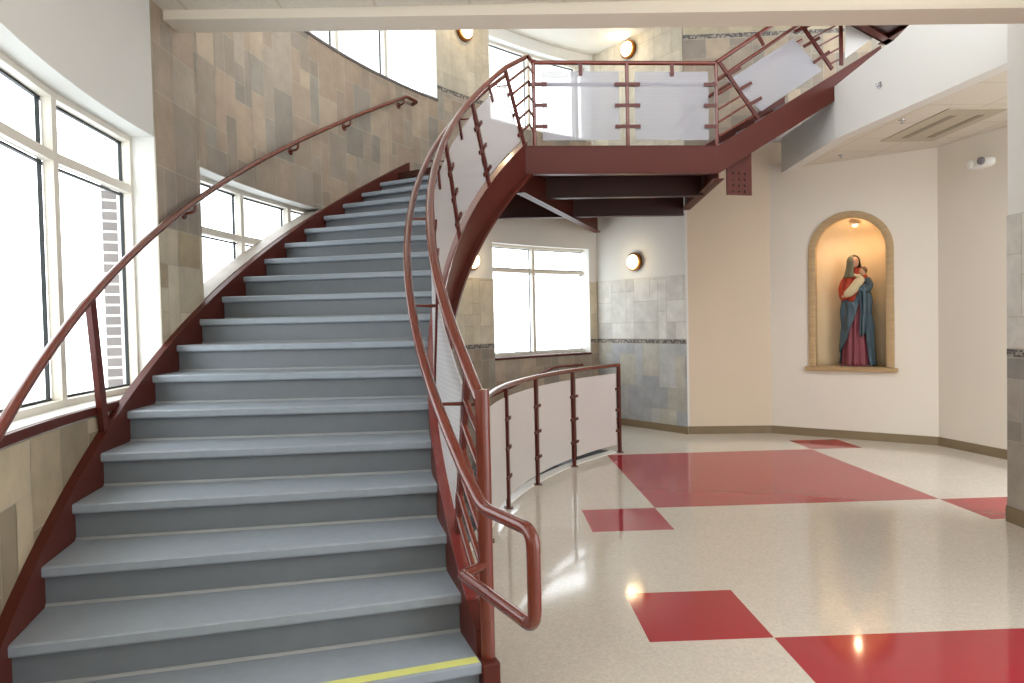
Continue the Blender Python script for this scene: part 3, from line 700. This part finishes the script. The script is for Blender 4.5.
# bolted splice plate at the right corner
bm = newbm(); d = Vector((.9725, .2327)); o_ = Vector((2.35, 7.575)); n = Vector((-d.y, d.x)); A = o_; B = o_+d*.30
prism(bm, [A, B, B+n*.015, A+n*.015], 2.915, 3.44); gp = obj('splice_plate', bm, 'stringer_steel', ld)
for i in range(4):
    for j in range(3):
        bm = newbm(); p = o_+d*(.05+.07*j+.03); lathe(bm, [(0, .012), (.012, .012), (.014, 0)], (p.x-n.x*.0, p.y-n.y*.0, 2.955+.065*i), (-n.x, -n.y, 0), 6); obj('bolt', bm, 'dark_steel', gp)
lr = thing('landing_railing', 'straight railing with two pale perforated panels across the landing edge', 'railing', (1.2, 7.43, 3.42))
def lp(s, z, off=0.):
    d = (LB-LA).normalized(); n = Vector((-d.y, d.x)); p = LA+d*s+n*(.02+off); return Vector((p.x, p.y, z))
LL = (LB-LA).length
S0, S1, S2 = .065, .065+.99, LL-.01
for s in (S0, S1, S2):
    bm = newbm(); tube(bm, [lp(s, 3.42), lp(s, 4.30)], .021, 12); obj('post', bm, 'red_tube', lr, smooth='edge')
bm = newbm(); tube(bm, [lp(S0, 4.295), lp(S2, 4.30)], .023, 12); obj('top_rail', bm, 'red_tube', lr, smooth='edge')
bm = newbm(); tube(bm, [lp(S0-.05, 4.11, .12), lp(S2, 4.11, .12)], .02, 12); obj('handrail', bm, 'red_tube', lr, smooth='edge')
for a, b in ((S0, S1), (S1, S2)):
    bm = newbm(); p = lp(a+.09, 0), lp(b-.07, 0); dn = lp(0, 0, .006)-lp(0, 0)
    hexa(bm, [lp(a+.085, 3.49), lp(b-.085, 3.49), lp(b-.085, 3.49, .005), lp(a+.085, 3.49, .005)], [lp(a+.085, 4.21), lp(b-.085, 4.21), lp(b-.085, 4.21, .005), lp(a+.085, 4.21, .005)])
    pn_ = obj('panel', bm, 'perforated_white', lr)
    for s, q in ((a, 1), (b, -1)):
        for z in (3.63, 3.85, 4.07):
            bm = newbm(); bar(bm, lp(s+q*.0, z, -.015), lp(s+q*.135, z, -.015), (0, 0, 1), .036, .014); obj('bracket', bm, 'red_steel', pn_)
    bm = newbm(); bar(bm, lp((a+b)/2, 4.16, -.012), lp((a+b)/2, 4.29, -.012), (1, .07, 0), .04, .012); obj('bracket', bm, 'red_steel', pn_)

# ------------------------------------------------------------------ upper flight
uf = thing('upper_staircase', 'straight upper flight with a dark red stringer climbing to the right', 'staircase', (3, 7.8, 3.4))
UD = Vector((.9725, .2327)); UN = Vector((-.2327, .9725)); U0 = Vector((2.243, 7.503)); USL = .585
def up(t, z, off=0.): p = U0+UD*t+UN*off; return Vector((p.x, p.y, z))
def uz(t): return 3.425+USL*t
def ustr(off, t1, name):
    bm = newbm()
    def pan(o0, o1, lo, hi, a=0., b=t1):
        hexa(bm, [up(a, uz(a)+lo, off+o0), up(b, uz(b)+lo, off+o0), up(b, uz(b)+hi, off+o0), up(a, uz(a)+hi, off+o0)], [up(a, uz(a)+lo, off+o1), up(b, uz(b)+lo, off+o1), up(b, uz(b)+hi, off+o1), up(a, uz(a)+hi, off+o1)])
    pan(0, .015, -.28, 0); pan(0, .07, -.295, -.28); pan(-.004, .05, -.012, .003)
    return obj(name, bm, 'stringer_steel', uf)
ustr(0, 2.05, 'front_stringer'); ustr(1.62, 2.05, 'back_stringer')
for k in range(7):
    t = .34+.285*k; z = ZL+RISE*(k+1)
    if t+.3 > 2.3: break
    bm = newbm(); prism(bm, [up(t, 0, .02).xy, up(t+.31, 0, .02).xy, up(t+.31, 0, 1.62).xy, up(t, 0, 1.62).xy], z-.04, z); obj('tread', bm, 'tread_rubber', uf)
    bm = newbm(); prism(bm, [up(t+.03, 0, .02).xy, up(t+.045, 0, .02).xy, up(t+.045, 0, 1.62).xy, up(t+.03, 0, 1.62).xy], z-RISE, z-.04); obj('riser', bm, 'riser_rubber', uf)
ur = thing('upper_stair_railing', 'railing with leaning posts and a slanted pale panel on the upper flight', 'railing', (2.9, 7.7, 3.6))
UA, UB = Vector(U0), U0+UD
def upx(u, v): return on_plane(u, v, UA, UB)
def uplane(t, z, off=0.): return up(t, z, off+.01)
pA0, pA1 = upx(759, 119), upx(720, 62); pB0 = upx(833, 69); pB1 = upx(804, 27); pB1 = pB0+(pB1-pB0)*1.55; pC0, pC1 = upx(842, 65), upx(841, 6)
rail_d = (upx(772, 25)-upx(717, 62)).normalized(); rs0 = upx(717, 62)
off3 = Vector((UN.x, UN.y, 0))
for a, b in ((pA0, pA1), (pB0, pB1), (pC0, pC1)):
    bm = newbm(); bar(bm, a+off3*.01, b+off3*.01, Vector((UD.x, UD.y, 0)), .042, .022); bevel(obj('post', bm, 'red_steel', ur), .003)
tEnd = 1.75
bm = newbm(); tube(bm, [rs0+off3*.01, rs0+off3*.01+rail_d*1.9], .023, 12); obj('top_rail', bm, 'red_tube', ur, smooth='edge')
bm = newbm(); tube(bm, [lp(S2, 4.11, .12), rs0+off3*.13+Vector((0, 0, -.19))+rail_d*.1, rs0+off3*.13+Vector((0, 0, -.19))+rail_d*1.9], .02, 12); obj('handrail', bm, 'red_tube', ur, smooth='edge')
cc = [upx(728.5, 81), upx(792, 44.5), upx(822.5, 89), upx(762, 130.5)]
cc = [upx(728.5, 81), upx(796, 27), upx(826, 70), upx(762, 110)]
cc = [upx(728.5, 80), upx(794, 38), upx(823, 70), upx(762, 111)]
bm = newbm(); hexa(bm, [p+off3*.012 for p in cc], [p+off3*.018 for p in cc]); pn_ = obj('panel', bm, 'perforated_white', ur)
def ubr(u0, v0, u1, v1):
    bm = newbm(); a, b = upx(u0, v0)-off3*.012, upx(u1, v1)-off3*.012; s_ = (b-a).cross(off3); bar(bm, a, b, s_, .036, .012); obj('bracket', bm, 'red_steel', pn_)
for q in ((727, 76, 740, 68), (737, 91, 751, 83), (747, 106, 761, 98), (794, 32, 809, 25), (803, 47, 819, 38), (813, 63, 829, 52), (756, 33, 763, 46)): ubr(*q)
def ubar(u0, v0, u1, v1):
    bm = newbm(); tube(bm, [upx(u0, v0)+off3*.01, upx(u1, v1)+off3*.01], .011, 8); obj('bar', bm, 'red_tube', ur, smooth='edge')
for u0, v0, u1, v1 in ((719, 79, 727, 73), (719, 94, 735, 84), (719, 109, 742, 95), (719, 122, 749, 103), (719, 136, 756, 114)): ubar(u0, v0, u1, v1)
for u0, v0, u1, v1 in ((806, 28, 814, 23), (812, 38, 842, 22), (819, 46, 843, 33), (825, 56, 843, 46), (830, 64, 842, 58)): ubar(u0, v0, u1, v1)
c2 = [upx(846, 24), upx(876, 20), upx(876, 36), upx(846, 58)]
bm = newbm(); hexa(bm, [p+off3*.012 for p in c2], [p+off3*.018 for p in c2]); obj('panel', bm, 'perforated_dense', ur)
# wall handrail of the upper flight on the beige tiled wall
hw = thing('upper_wall_handrail', 'thin handrail climbing the tiled wall behind the landing panels', 'handrail', (2.6, 9.5, 4.2))
HA = WE1-(WN1-WE1).normalized()*0; f = flat_map(WE1, WN1)(.08)
def onw(u, v):
    p = on_plane(u, v, WE1, WN1); return p+Vector((-.005, -.08, 0))
bm = newbm(); tube(bm, rounded([onw(676, 128), onw(682, 118), onw(700, 103), onw(760, 66), onw(800, 42)], .05), .02, 10); obj('rail', bm, 'red_tube', hw, smooth='edge')
for u, v in ((690, 113), (740, 79)):
    bm = newbm(); p = onw(u, v); tube(bm, [p, p+Vector((0, 0, -.06)), p+Vector((0, .078, -.07))], .01, 8); obj('bracket', bm, 'red_tube', hw, smooth='edge')
# edge beams of the upper floor
uz0 = 4.67
def uq(u, v, z): return at_z(u, v, z).xy
k0 = uq(886, 45, uz0); k1 = uq(850, 25.5, uz0); k2 = uq(919, 25.5, uz0)
k1 = k0+(k1-k0)*1.9; k2 = k0+(k2-k0)*1.9
ub = thing('upper_floor_edge', 'dark red steel edge beams of the upper floor corner above the white fascia', 'beam', (k0.x, k0.y, uz0))
for A, B in ((k1, k0), (k2, k0)):
    bm = newbm(); d = (B-A).normalized(); n = Vector((-d.y, d.x)); inn = ((k1+k2)/2-(A+B)/2)
    if n.dot(inn) < 0: n = -n
    prism(bm, [A, B, B+n*.02, A+n*.02], uz0, uz0+.33); prism(bm, [A, B, B+n*.1, A+n*.1], uz0, uz0+.014); obj('edge_beam', bm, 'stringer_steel', ub)
bm = newbm(); prism(bm, [k1, k0, k2], uz0+.05, uz0+.32); obj('deck', bm, 'dark_steel', ub)

# ------------------------------------------------------------------ curved guardrail round the stairwell
gr = thing('curved_guardrail', 'low curved guardrail with pale panels standing on the floor round the stairwell', 'railing', P(5.384, .4, 0))
RG = 5.384; GP = [.7604, .5743, .4041, .2379, .068]
for t in GP:
    bm = newbm(); A = P(RG, t, 0); bar(bm, A, A+Vector((0, 0, 1.05)), P(RG, t+.01, 0)-P(RG, t, 0), .045, .03); o = obj('post', bm, 'red_steel', gr); bevel(o, .003)
    bm = newbm(); box(bm, A.x-.04, A.x+.04, A.y-.04, A.y+.04, 0, .008); obj('base_plate', bm, 'red_steel', o)
bm = newbm(); tube(bm, [P(RG, .064+(.7625-.064)*i/28, 1.052) for i in range(29)], .023, 14); obj('top_rail', bm, 'red_tube', gr, smooth='edge')
for a, b in zip(GP[1:], GP):
    bm = newbm(); z0, z1 = .10, .955; r = RG+.0; nu = 8
    ts = [a+.012+(b-a-.024)*i/nu for i in range(nu+1)]
    sweep(bm, [[P(r-.003, t, z0), P(r+.003, t, z0), P(r+.003, t, z1), P(r-.003, t, z1)] for t in ts]); pn_ = obj('panel', bm, 'perforated_dense', gr, smooth='edge')
    for t, s in ((a, 1), (b, -1)):
        for z in (.27, .52, .77):
            bm = newbm(); bar(bm, P(r-.012, t+s*.002, z), P(r-.012, t+s*.016, z), (0, 0, 1), .03, .012); obj('bracket', bm, 'red_steel', pn_)
# descending flight below the floor
df = thing('lower_staircase', 'flight of grey steps going down inside the stairwell behind the guardrail', 'staircase', P(6.5, .6, -.5))
for k in range(9):
    t1 = .762-DTH*k; z = -RISE*(k+1)+.0
    bm = newbm(); curved_block(bm, t1-DTH-.004, t1, z-.04, z, 5.56, 7.36); obj('tread', bm, 'tread_rubber', df)
    bm = newbm(); curved_block(bm, t1-.003, t1, z, z+RISE-(.04 if k else .0), 5.56, 7.36); obj('riser', bm, 'riser_rubber', df)
dh = thing('lower_handrail', 'short dark red handrail end by the wall at the top of the downward stairs', 'handrail', P(7.25, .9, 0))
q = rounded([P(7.30, .975, .92), P(7.30, .90, .92), P(7.30, .60, .42), P(7.30, .45, -.12)], .1)
bm = newbm(); tube(bm, q, .02, 12); obj('rail', bm, 'red_tube', dh, smooth='edge')
for t, z in ((.96, .92), (.70, .57)):
    bm = newbm(); tube(bm, [P(7.30, t, z), P(7.30, t, z-.06), P(7.39, t, z-.07)], .01, 8); obj('bracket', bm, 'red_tube', dh, smooth='edge')

# ------------------------------------------------------------------ round wall lamps
def sconce(pos, nrm, label, r=.135):
    n = Vector(nrm).normalized(); t = thing('wall_lamp', label, 'lamp', pos, 'round wall lamps')
    bm = newbm(); lathe(bm, [(0, .0), (r, .0), (r, .03), (r*.98, .055), (r*.80, .06), (r*.80, .03), (0, .03)], pos, n, 32); obj('housing', bm, 'brass', t, smooth='edge')
    bm = newbm(); lathe(bm, [(r*.80, .035), (r*.80, .06), (r*.72, .085), (r*.5, .105), (r*.25, .114), (0, .117)], pos, n, 32); obj('diffuser', bm, 'lamp_glow', t, smooth='edge')
    l = bpy.data.lights.new('lamp_light', 'POINT'); l.energy = 4; l.color = (1, .78, .5); l.shadow_soft_size = .07
    lo = bpy.data.objects.new('lamp_light', l); COL.objects.link(lo); lo.parent = t; lo.location = n*.22
f = flat_map(WE0, WE1); nn = Vector(((WE1-WE0).y, -(WE1-WE0).x, 0)).normalized()
a = on_plane(636, 262, WE0, WE1); sconce(a+nn*.0125, nn, 'round brass wall lamp on the white wall right of the lower window')
a = on_plane(630, 50, WE0, WE1); sconce(a+nn*.0125, nn, 'round brass wall lamp on the cream wall above the landing railing')
for th, z, lb in ((.683, 5.45, 'round brass wall lamp high between the two upper windows'), (.6895, 2.43, 'round brass wall lamp beside the lower window, half hidden by the stringer')):
    a = P(RW-.012 if z > 3 else RW, th, z); sconce(a, P(0, th, 0)-P(RW, th, 0), lb)

# ------------------------------------------------------------------ alcove fittings
a = on_plane(984, 163, WQ, WR); dW = (WR-WQ).normalized(); nW = Vector((dW.y, -dW.x, 0)); dW3 = Vector((dW.x, dW.y, 0))
em = thing('emergency_light', 'small white emergency light with a dark round lens high on the alcove wall', 'emergency light', a)
bm = newbm(); n = 24; sec = []
for dd_, k in ((0, 1), (.05, 1), (.08, .8), (.085, .5)):
    sec.append([a+nW*dd_+dW3*(.145*k*math.copysign(abs(math.cos(q))**.7, math.cos(q)))+Vector((0, 0, .058*k*math.copysign(abs(math.sin(q))**.7, math.sin(q)))) for q in [2*PI*i/n for i in range(n)]])
sweep(bm, sec); obj('body', bm, 'fixture_white', em, smooth='edge')
bm = newbm(); lathe(bm, [(.042, 0), (.042, .03), (.03, .042), (0, .046)], a+nW*.075+dW3*.05+Vector((0, 0, .01)), nW, 20); obj('lens', bm, 'lens_dark', em, smooth='edge')
bm = newbm(); lathe(bm, [(.045, 0), (.045, .02), (.03, .03), (0, .032)], a+nW*.075-dW3*.09, nW, 20); obj('lens', bm, 'fixture_white', em, smooth='edge')
# slot diffuser panel in the alcove ceiling
dp = [at_z(u, v, 3.564) for u, v in ((883, 139), (950, 106), (1004, 106), (944, 141))]
df_ = thing('ceiling_diffuser', 'square air diffuser with two long slots in the alcove ceiling', 'air vent', dp[0])
P0 = Vector((4.26, 6.80, 3.564)); 
bm = newbm(); prism(bm, [(4.26, 6.80), (4.87, 6.82), (4.85, 8.04), (4.24, 8.02)], 3.553, 3.569); bevel(obj('plate', bm, 'diffuser_grey', df_), .003)
for x in (4.40, 4.68):
    bm = newbm(); prism(bm, [(x, 7.02), (x+.07, 7.02), (x+.06, 7.86), (x-.01, 7.86)], 3.548, 3.555); obj('slot', bm, 'slot_dark', df_)
def sprinkler(p, ax, label):
    t = thing('sprinkler_head', label, 'sprinkler', p, 'fire sprinklers')
    bm = newbm(); lathe(bm, [(0, 0), (.035, 0), (.033, .006), (.012, .009), (.010, .03), (.018, .034), (.018, .037), (0, .037)], p, ax, 16); obj('head', bm, 'chrome', t, smooth='edge')
sprinkler(at_z(902, 120, 3.565), (0, 0, -1), 'small sprinkler head in the alcove ceiling beside the air diffuser')
sprinkler(at_z(841, 155, 3.565), (0, 0, -1), 'small sprinkler head in the alcove ceiling near the upper stringer')
p = on_plane(880, 85, FC, FB); d = (FB-FC).normalized(); nrm2 = Vector((d.y, -d.x, 0)); 
if nrm2.x > 0: nrm2 = -nrm2
sprinkler(p, nrm2, 'small sprinkler head sticking out of the white fascia')

# ------------------------------------------------------------------ statue of a robed mother holding a child
mat('robe_rose', '#7c3740', .55, noise=.1, nscale=9); mat('robe_red', '#b2391f', .5, noise=.1, nscale=9); mat('mantle_blue', '#40545e', .5, noise=.15, nscale=9)
mat('veil_olive', '#6e6c55', .6, noise=.12, nscale=12); mat('skin_paint', '#c09272', .5); mat('child_cloth', '#cdbb95', .6, noise=.08); mat('hair_brown', '#6b4a2a', .6); mat('plinth_brown', '#5d3a33', .6)
SO = npt(.045, -.19, .931)
stt = thing('madonna_statue', 'painted statue of a robed woman in a blue mantle holding a child, in the niche', 'statue', SO)
def sp(x, y, z): return SO+NU*(x*.88)+NN*y+Vector((0, 0, z))        # y toward the room
def interp(tab, z):
    if z <= tab[0][0]: return tab[0][1:]
    for a, b in zip(tab, tab[1:]):
        if z <= b[0]:
            k = (z-a[0])/(b[0]-a[0]); k = k*k*(3-2*k); return [p+(q-p)*k for p, q in zip(a[1:], b[1:])]
    return tab[-1][1:]
# z, rx, ry, cx, cy
BODY = [(0, .205, .15, 0, 0), (.15, .195, .145, 0, 0), (.45, .17, .13, 0, 0), (.75, .155, .115, -.005, 0), (.95, .155, .11, -.015, 0), (1.08, .17, .105, -.02, 0), (1.16, .165, .095, -.02, 0), (1.205, .12, .08, -.015, 0), (1.235, .06, .055, -.005, .01), (1.27, .042, .045, 0, .015)]
def bodyp(phi, z, off=0., fold=1.):
    rx, ry, cx, cy = interp(BODY, z); w = max(0, min(1, (1.0-z)/.7))*fold
    fd = w*(.013*math.cos(9*phi+1.5*math.sin(2*phi))+.007*math.cos(17*phi+.7))
    return sp(cx+(rx+off+fd)*math.sin(phi), cy+(ry+off+fd)*math.cos(phi), z)
bm = newbm(); V = grid_surf(bm, lambda u, v: bodyp(2*PI*u, .0+.86*v), 96, 24, closed_u=True); bm.faces.new([r[0] for r in V]); obj('robe', bm, 'robe_rose', stt, smooth=True)
bm = newbm(); V = grid_surf(bm, lambda u, v: bodyp(2*PI*u, .84+.43*v, .002), 64, 24, closed_u=True); bm.faces.new([r[-1] for r in V]); obj('bodice', bm, 'robe_red', stt, smooth=True)
# mantle: cloak round back and sides, drawn across the front in a diagonal swag
bm = newbm(); NUU, NVV = 120, 60; Vg = {}
def mz(phi):   # top edge
    x = math.sin(phi)
    if math.cos(phi) > 0: return .93+.14*max(0, x)+(-.11*math.cos(phi)*max(0, 1-abs(x+.2)*1.1))
    return 1.13 if x > -.2 else .93+.2*(1+x/1.0)
for i in range(NUU):
    phi = 2*PI*i/NUU
    for j in range(NVV+1):
        z = .015+(mz(phi)-.015)*j/NVV
        swag = .012*math.sin((z*18+math.sin(phi)*5)) if math.cos(phi) > 0 and z > .45 else 0
        k = .028+.014*math.cos(7*phi+z*3)+swag
        p = bodyp(phi, z, k, .8); Vg[i, j] = (p, z, phi)
vv = {}
for i in range(NUU):
    for j in range(NVV):
        p, z, phi = Vg[i, j]; x = .17*math.sin(phi)
        if math.cos(phi) > 0:
            xl = .07-.27*max(0, (.84-z))/.78 if z < .84 else 1; xr = .075+.055*max(0, .84-z)/.78
            if z < .84 and xl < x < xr: continue
        f = []
        for a, b in ((i, j), ((i+1) % NUU, j), ((i+1) % NUU, j+1), (i, j+1)):
            if (a, b) not in vv: vv[a, b] = bm.verts.new(Vg[a, b][0])
            f.append(vv[a, b])
        bm.faces.new(f)
o = obj('mantle', bm, 'mantle_blue', stt, smooth=True); s = o.modifiers.new('s', 'SOLIDIFY'); s.thickness = .012; s.offset = 1
# a hanging end of the mantle over the right side
bm = newbm()
def hang(u, v):
    z = 1.02-.62*v; x = .06+.085*u+.012*math.sin(v*5)+.02*v; y = .135+.03*math.cos(u*PI*3+v)+.015*v; return sp(x, y, z-.03*math.sin(u*PI*2))
grid_surf(bm, hang, 16, 20); o = obj('mantle_end', bm, 'mantle_blue', stt, smooth=True); s = o.modifiers.new('s', 'SOLIDIFY'); s.thickness = .012
def ellipsoid(bm, c, r, rot=None, n=20, m=14, mod=None):
    V = []
    for j in range(m+1):
        b = -PI/2+PI*j/m; row = []
        for i in range(n):
            a = 2*PI*i/n; p = Vector((math.cos(a)*math.cos(b)*r[0], math.sin(a)*math.cos(b)*r[1], math.sin(b)*r[2]))
            if mod: p = mod(p)
            if rot: p = rot @ p
            row.append(bm.verts.new(sp(c[0]+p.x, c[1]+p.y, c[2]+p.z)))
        V.append(row)
    for j in range(m):
        for i in range(n): bm.faces.new((V[j][i], V[j][(i+1) % n], V[j+1][(i+1) % n], V[j+1][i]))
    bmesh.ops.remove_doubles(bm, verts=bm.verts, dist=.0004)
# head turned down to the child: face toward +x and +y
R1 = Matrix.Rotation(math.radians(-58), 3, 'Z') @ Matrix.Rotation(math.radians(-25), 3, 'X')
def face(p):
    q = p.copy()
    if p.y > 0:
        q.y += .010*math.exp(-((p.x/.012)**2+((p.z+.004)/.020)**2)) * 1.5        # nose
        q.y += .004*math.exp(-((p.x/.018)**2+((p.z+.036)/.007)**2))               # lips
        for s_ in (-1, 1): q.y -= .006*math.exp(-(((p.x-s_*.022)/.012)**2+((p.z-.012)/.010)**2))
        if p.z < -.03: q.y += .002
    q.x *= 1-.25*max(0, -p.z/.08); return q
bm = newbm(); ellipsoid(bm, (-.03, .03, 1.335), (.058, .066, .080), R1, 36, 28, face); obj('head', bm, 'skin_paint', stt, smooth=True)
# veil: hood over head falling to the shoulders, open at the face
bm = newbm(); nn_, mm_ = 40, 26; VV = {}
for i in range(nn_+1):
    for j in range(mm_+1):
        a = math.radians(50)+math.radians(260)*i/nn_          # angle measured from face direction
        v = j/mm_
        fx, fy = math.sin(math.radians(58)), math.cos(math.radians(58))     # facing direction
        if v < .5:
            b = PI/2*(1-v/.5); rr = .082*math.cos(b); z = 1.345+.088*math.sin(b); 
            c0 = Vector((-.038, .018))
        else:
            w = (v-.5)/.5; rr = .082+.055*w**1.4; z = 1.345-.20*w; c0 = Vector((-.038+.01*w, .018-.015*w))
        ax = fx*math.cos(a)-fy*math.sin(a)*-1; ay = fy*math.cos(a)-fx*math.sin(a)
        rr *= 1+.05*math.cos(a*6)*v
        VV[i, j] = bm.verts.new(sp(c0.x+rr*ax, c0.y+rr*ay*.95, z))
for i in range(nn_):
    for j in range(mm_): bm.faces.new((VV[i, j], VV[i+1, j], VV[i+1, j+1], VV[i, j+1]))
bmesh.ops.remove_doubles(bm, verts=bm.verts, dist=.0006)
o = obj('veil', bm, 'veil_olive', stt, smooth=True); s = o.modifiers.new('s', 'SOLIDIFY'); s.thickness = .01; s.offset = 1
def limb(name, pts, rad, m, parent):
    bm = newbm(); n = 14; P_ = [Vector(p) for p in pts]; rings = []
    # resample
    Q = []; 
    for a, b, ra, rb in zip(P_, P_[1:], rad, rad[1:]):
        for i in range(6): k = i/6; Q.append((a.lerp(b, k), ra+(rb-ra)*k))
    Q.append((P_[-1], rad[-1]))
    for _ in range(2):
        Q = [Q[0]]+[((Q[i-1][0]+Q[i][0]*2+Q[i+1][0])/4, Q[i][1]) for i in range(1, len(Q)-1)]+[Q[-1]]
    s = None
    for i, (p, r) in enumerate(Q):
        t = (Q[min(i+1, len(Q)-1)][0]-Q[max(i-1, 0)][0]).normalized()
        if s is None: s = t.orthogonal()
        s = (s-t*s.dot(t)).normalized(); u = t.cross(s)
        e = 1. if 0 < i < len(Q)-1 else .6
        rings.append([bm.verts.new(sp(*(p+(s*math.cos(a)+u*math.sin(a))*r*e*(1+.06*math.cos(5*a))))) for a in [2*PI*j/n for j in range(n)]])
    for a, b in zip(rings, rings[1:]):
        for j in range(n): bm.faces.new((a[j], a[(j+1) % n], b[(j+1) % n], b[j]))
    bm.faces.new(rings[0]); bm.faces.new(rings[-1]); return obj(name, bm, m, parent, smooth=True)
limb('sleeve', [(-.155, .0, 1.13), (-.195, .03, 1.0), (-.175, .09, .90), (-.10, .14, .90)], [.05, .054, .05, .038], 'robe_red', stt)
limb('sleeve', [(.12, .0, 1.12), (.17, .05, 1.03), (.13, .12, .98), (.05, .15, .99)], [.06, .065, .055, .04], 'mantle_blue', stt)
limb('sleeve_fold', [(-.05, .11, 1.13), (-.10, .12, 1.02), (-.14, .13, .90)], [.03, .045, .03], 'robe_red', stt)
# hands: palm with five fingers holding the child
def hand(name, o3, d, nrm3, side):
    bm = newbm(); d = Vector(d).normalized(); n3 = Vector(nrm3).normalized(); s3 = d.cross(n3).normalized()*side
    def tb(a, b, r0, r1):
        a, b = Vector(a), Vector(b); t = (b-a).normalized(); s = t.orthogonal().normalized(); u = t.cross(s); rr = []
        for p, r in ((a, r0*.7), (a.lerp(b, .1), r0), (a.lerp(b, .9), r1), (b, r1*.5)): rr.append([bm.verts.new(sp(*(p+(s*math.cos(q)+u*math.sin(q))*r))) for q in [2*PI*j/8 for j in range(8)]])
        for x, y in zip(rr, rr[1:]):
            for j in range(8): bm.faces.new((x[j], x[(j+1) % 8], y[(j+1) % 8], y[j]))
        bm.faces.new(rr[0]); bm.faces.new(rr[-1])
    o3 = Vector(o3)
    for k in range(4):
        b0 = o3+s3*(-.015+.010*k); L_ = (.030, .036, .034, .026)[k]
        tb(b0, b0+d*.04, .008, .0065); k1_ = b0+d*.04+(d*.9-n3*.35).normalized()*L_*.55; tb(b0+d*.038, k1_, .0062, .0056); tb(k1_, k1_+(d*.5-n3*.8).normalized()*L_*.5, .0055, .0045)
    tb(o3+d*.008-s3*.012, o3+d*.03-s3*.032, .0085, .007); tb(o3+d*.03-s3*.032, o3+d*.052-s3*.036, .007, .005)
    return obj(name, bm, 'skin_paint', stt, smooth=True)
hand('hand', (-.10, .155, .905), (1, .15, .25), (0, -.3, 1), 1); hand('hand', (.05, .165, 1.00), (-1, .1, .1), (0, 1, .2), -1)
# the child
ch = limb('child_body', [(.10, .10, 1.14), (.055, .13, 1.085), (.0, .15, 1.01), (-.07, .165, .945), (-.13, .165, .925)], [.045, .062, .066, .055, .038], 'child_cloth', stt)
bm = newbm(); ellipsoid(bm, (.105, .105, 1.215), (.045, .047, .054), Matrix.Rotation(math.radians(60), 3, 'Z'), 24, 18, lambda p: face(p*1.3)/1.3); obj('child_head', bm, 'skin_paint', stt, smooth=True)
bm = newbm(); ellipsoid(bm, (.113, .098, 1.228), (.049, .049, .050), None, 20, 14); obj('child_hair', bm, 'hair_brown', stt, smooth=True)
limb('child_arm', [(.085, .13, 1.16), (.03, .15, 1.16), (-.01, .13, 1.18)], [.022, .018, .012], 'child_cloth', stt)
limb('child_leg', [(-.11, .165, .925), (-.15, .16, .90), (-.175, .165, .89)], [.026, .02, .014], 'skin_paint', stt)
bm = newbm(); hexa(bm, [sp(-.2, -.13, 0), sp(.2, -.13, 0), sp(.21, .14, 0), sp(-.21, .14, 0)], [sp(-.19, -.12, .02), sp(.19, -.12, .02), sp(.2, .135, .02), sp(-.2, .135, .02)]); obj('plinth', bm, 'plinth_brown', stt)

# ------------------------------------------------------------------ light
w = bpy.data.worlds.new('sky'); sc.world = w; w.use_nodes = True; bg = w.node_tree.nodes['Background']
bg.inputs[0].default_value = (.95, .975, 1, 1); bg.inputs[1].default_value = 6.0
# unseen ceiling lights added round the camera as interior fill
for i, (x, y) in enumerate(((-1.2, 1.2), (1.6, 1.2), (1.6, 3.4), (-.2, -.4))):
    t = thing('added_downlight', 'unseen round ceiling light added to fill the lobby side', 'lamp', (x, y, 3.655), 'added fill lights')
    bm = newbm(); lathe(bm, [(.07, 0), (.095, 0), (.095, .008), (.07, .008)], (x, y, 3.655), (0, 0, -1), 24); obj('ring', bm, 'fixture_white', t)
    bm = newbm(); lathe(bm, [(0, .002), (.07, .002)], (x, y, 3.655), (0, 0, -1), 24); obj('lens', bm, 'bulb_glow', t)
    l = bpy.data.lights.new('fill_downlight', 'AREA'); l.shape = 'DISK'; l.size = .14; l.energy = 9; l.color = (1, .87, .7)
    lo = bpy.data.objects.new('fill_downlight', l); COL.objects.link(lo); lo.parent = t; lo.location = (0, 0, -.02)

sc.view_settings.view_transform = 'Standard'; sc.view_settings.look = 'None'; sc.view_settings.gamma = 1; sc.view_settings.use_curve_mapping = False
sc.view_settings.exposure = -.38
sc.cycles.use_denoising = True; sc.cycles.max_bounces = 10; sc.cycles.diffuse_bounces = 5; sc.cycles.glossy_bounces = 4; sc.cycles.transparent_max_bounces = 16; sc.cycles.sample_clamp_indirect = 6
sc.cycles.caustics_reflective = False; sc.cycles.caustics_refractive = False
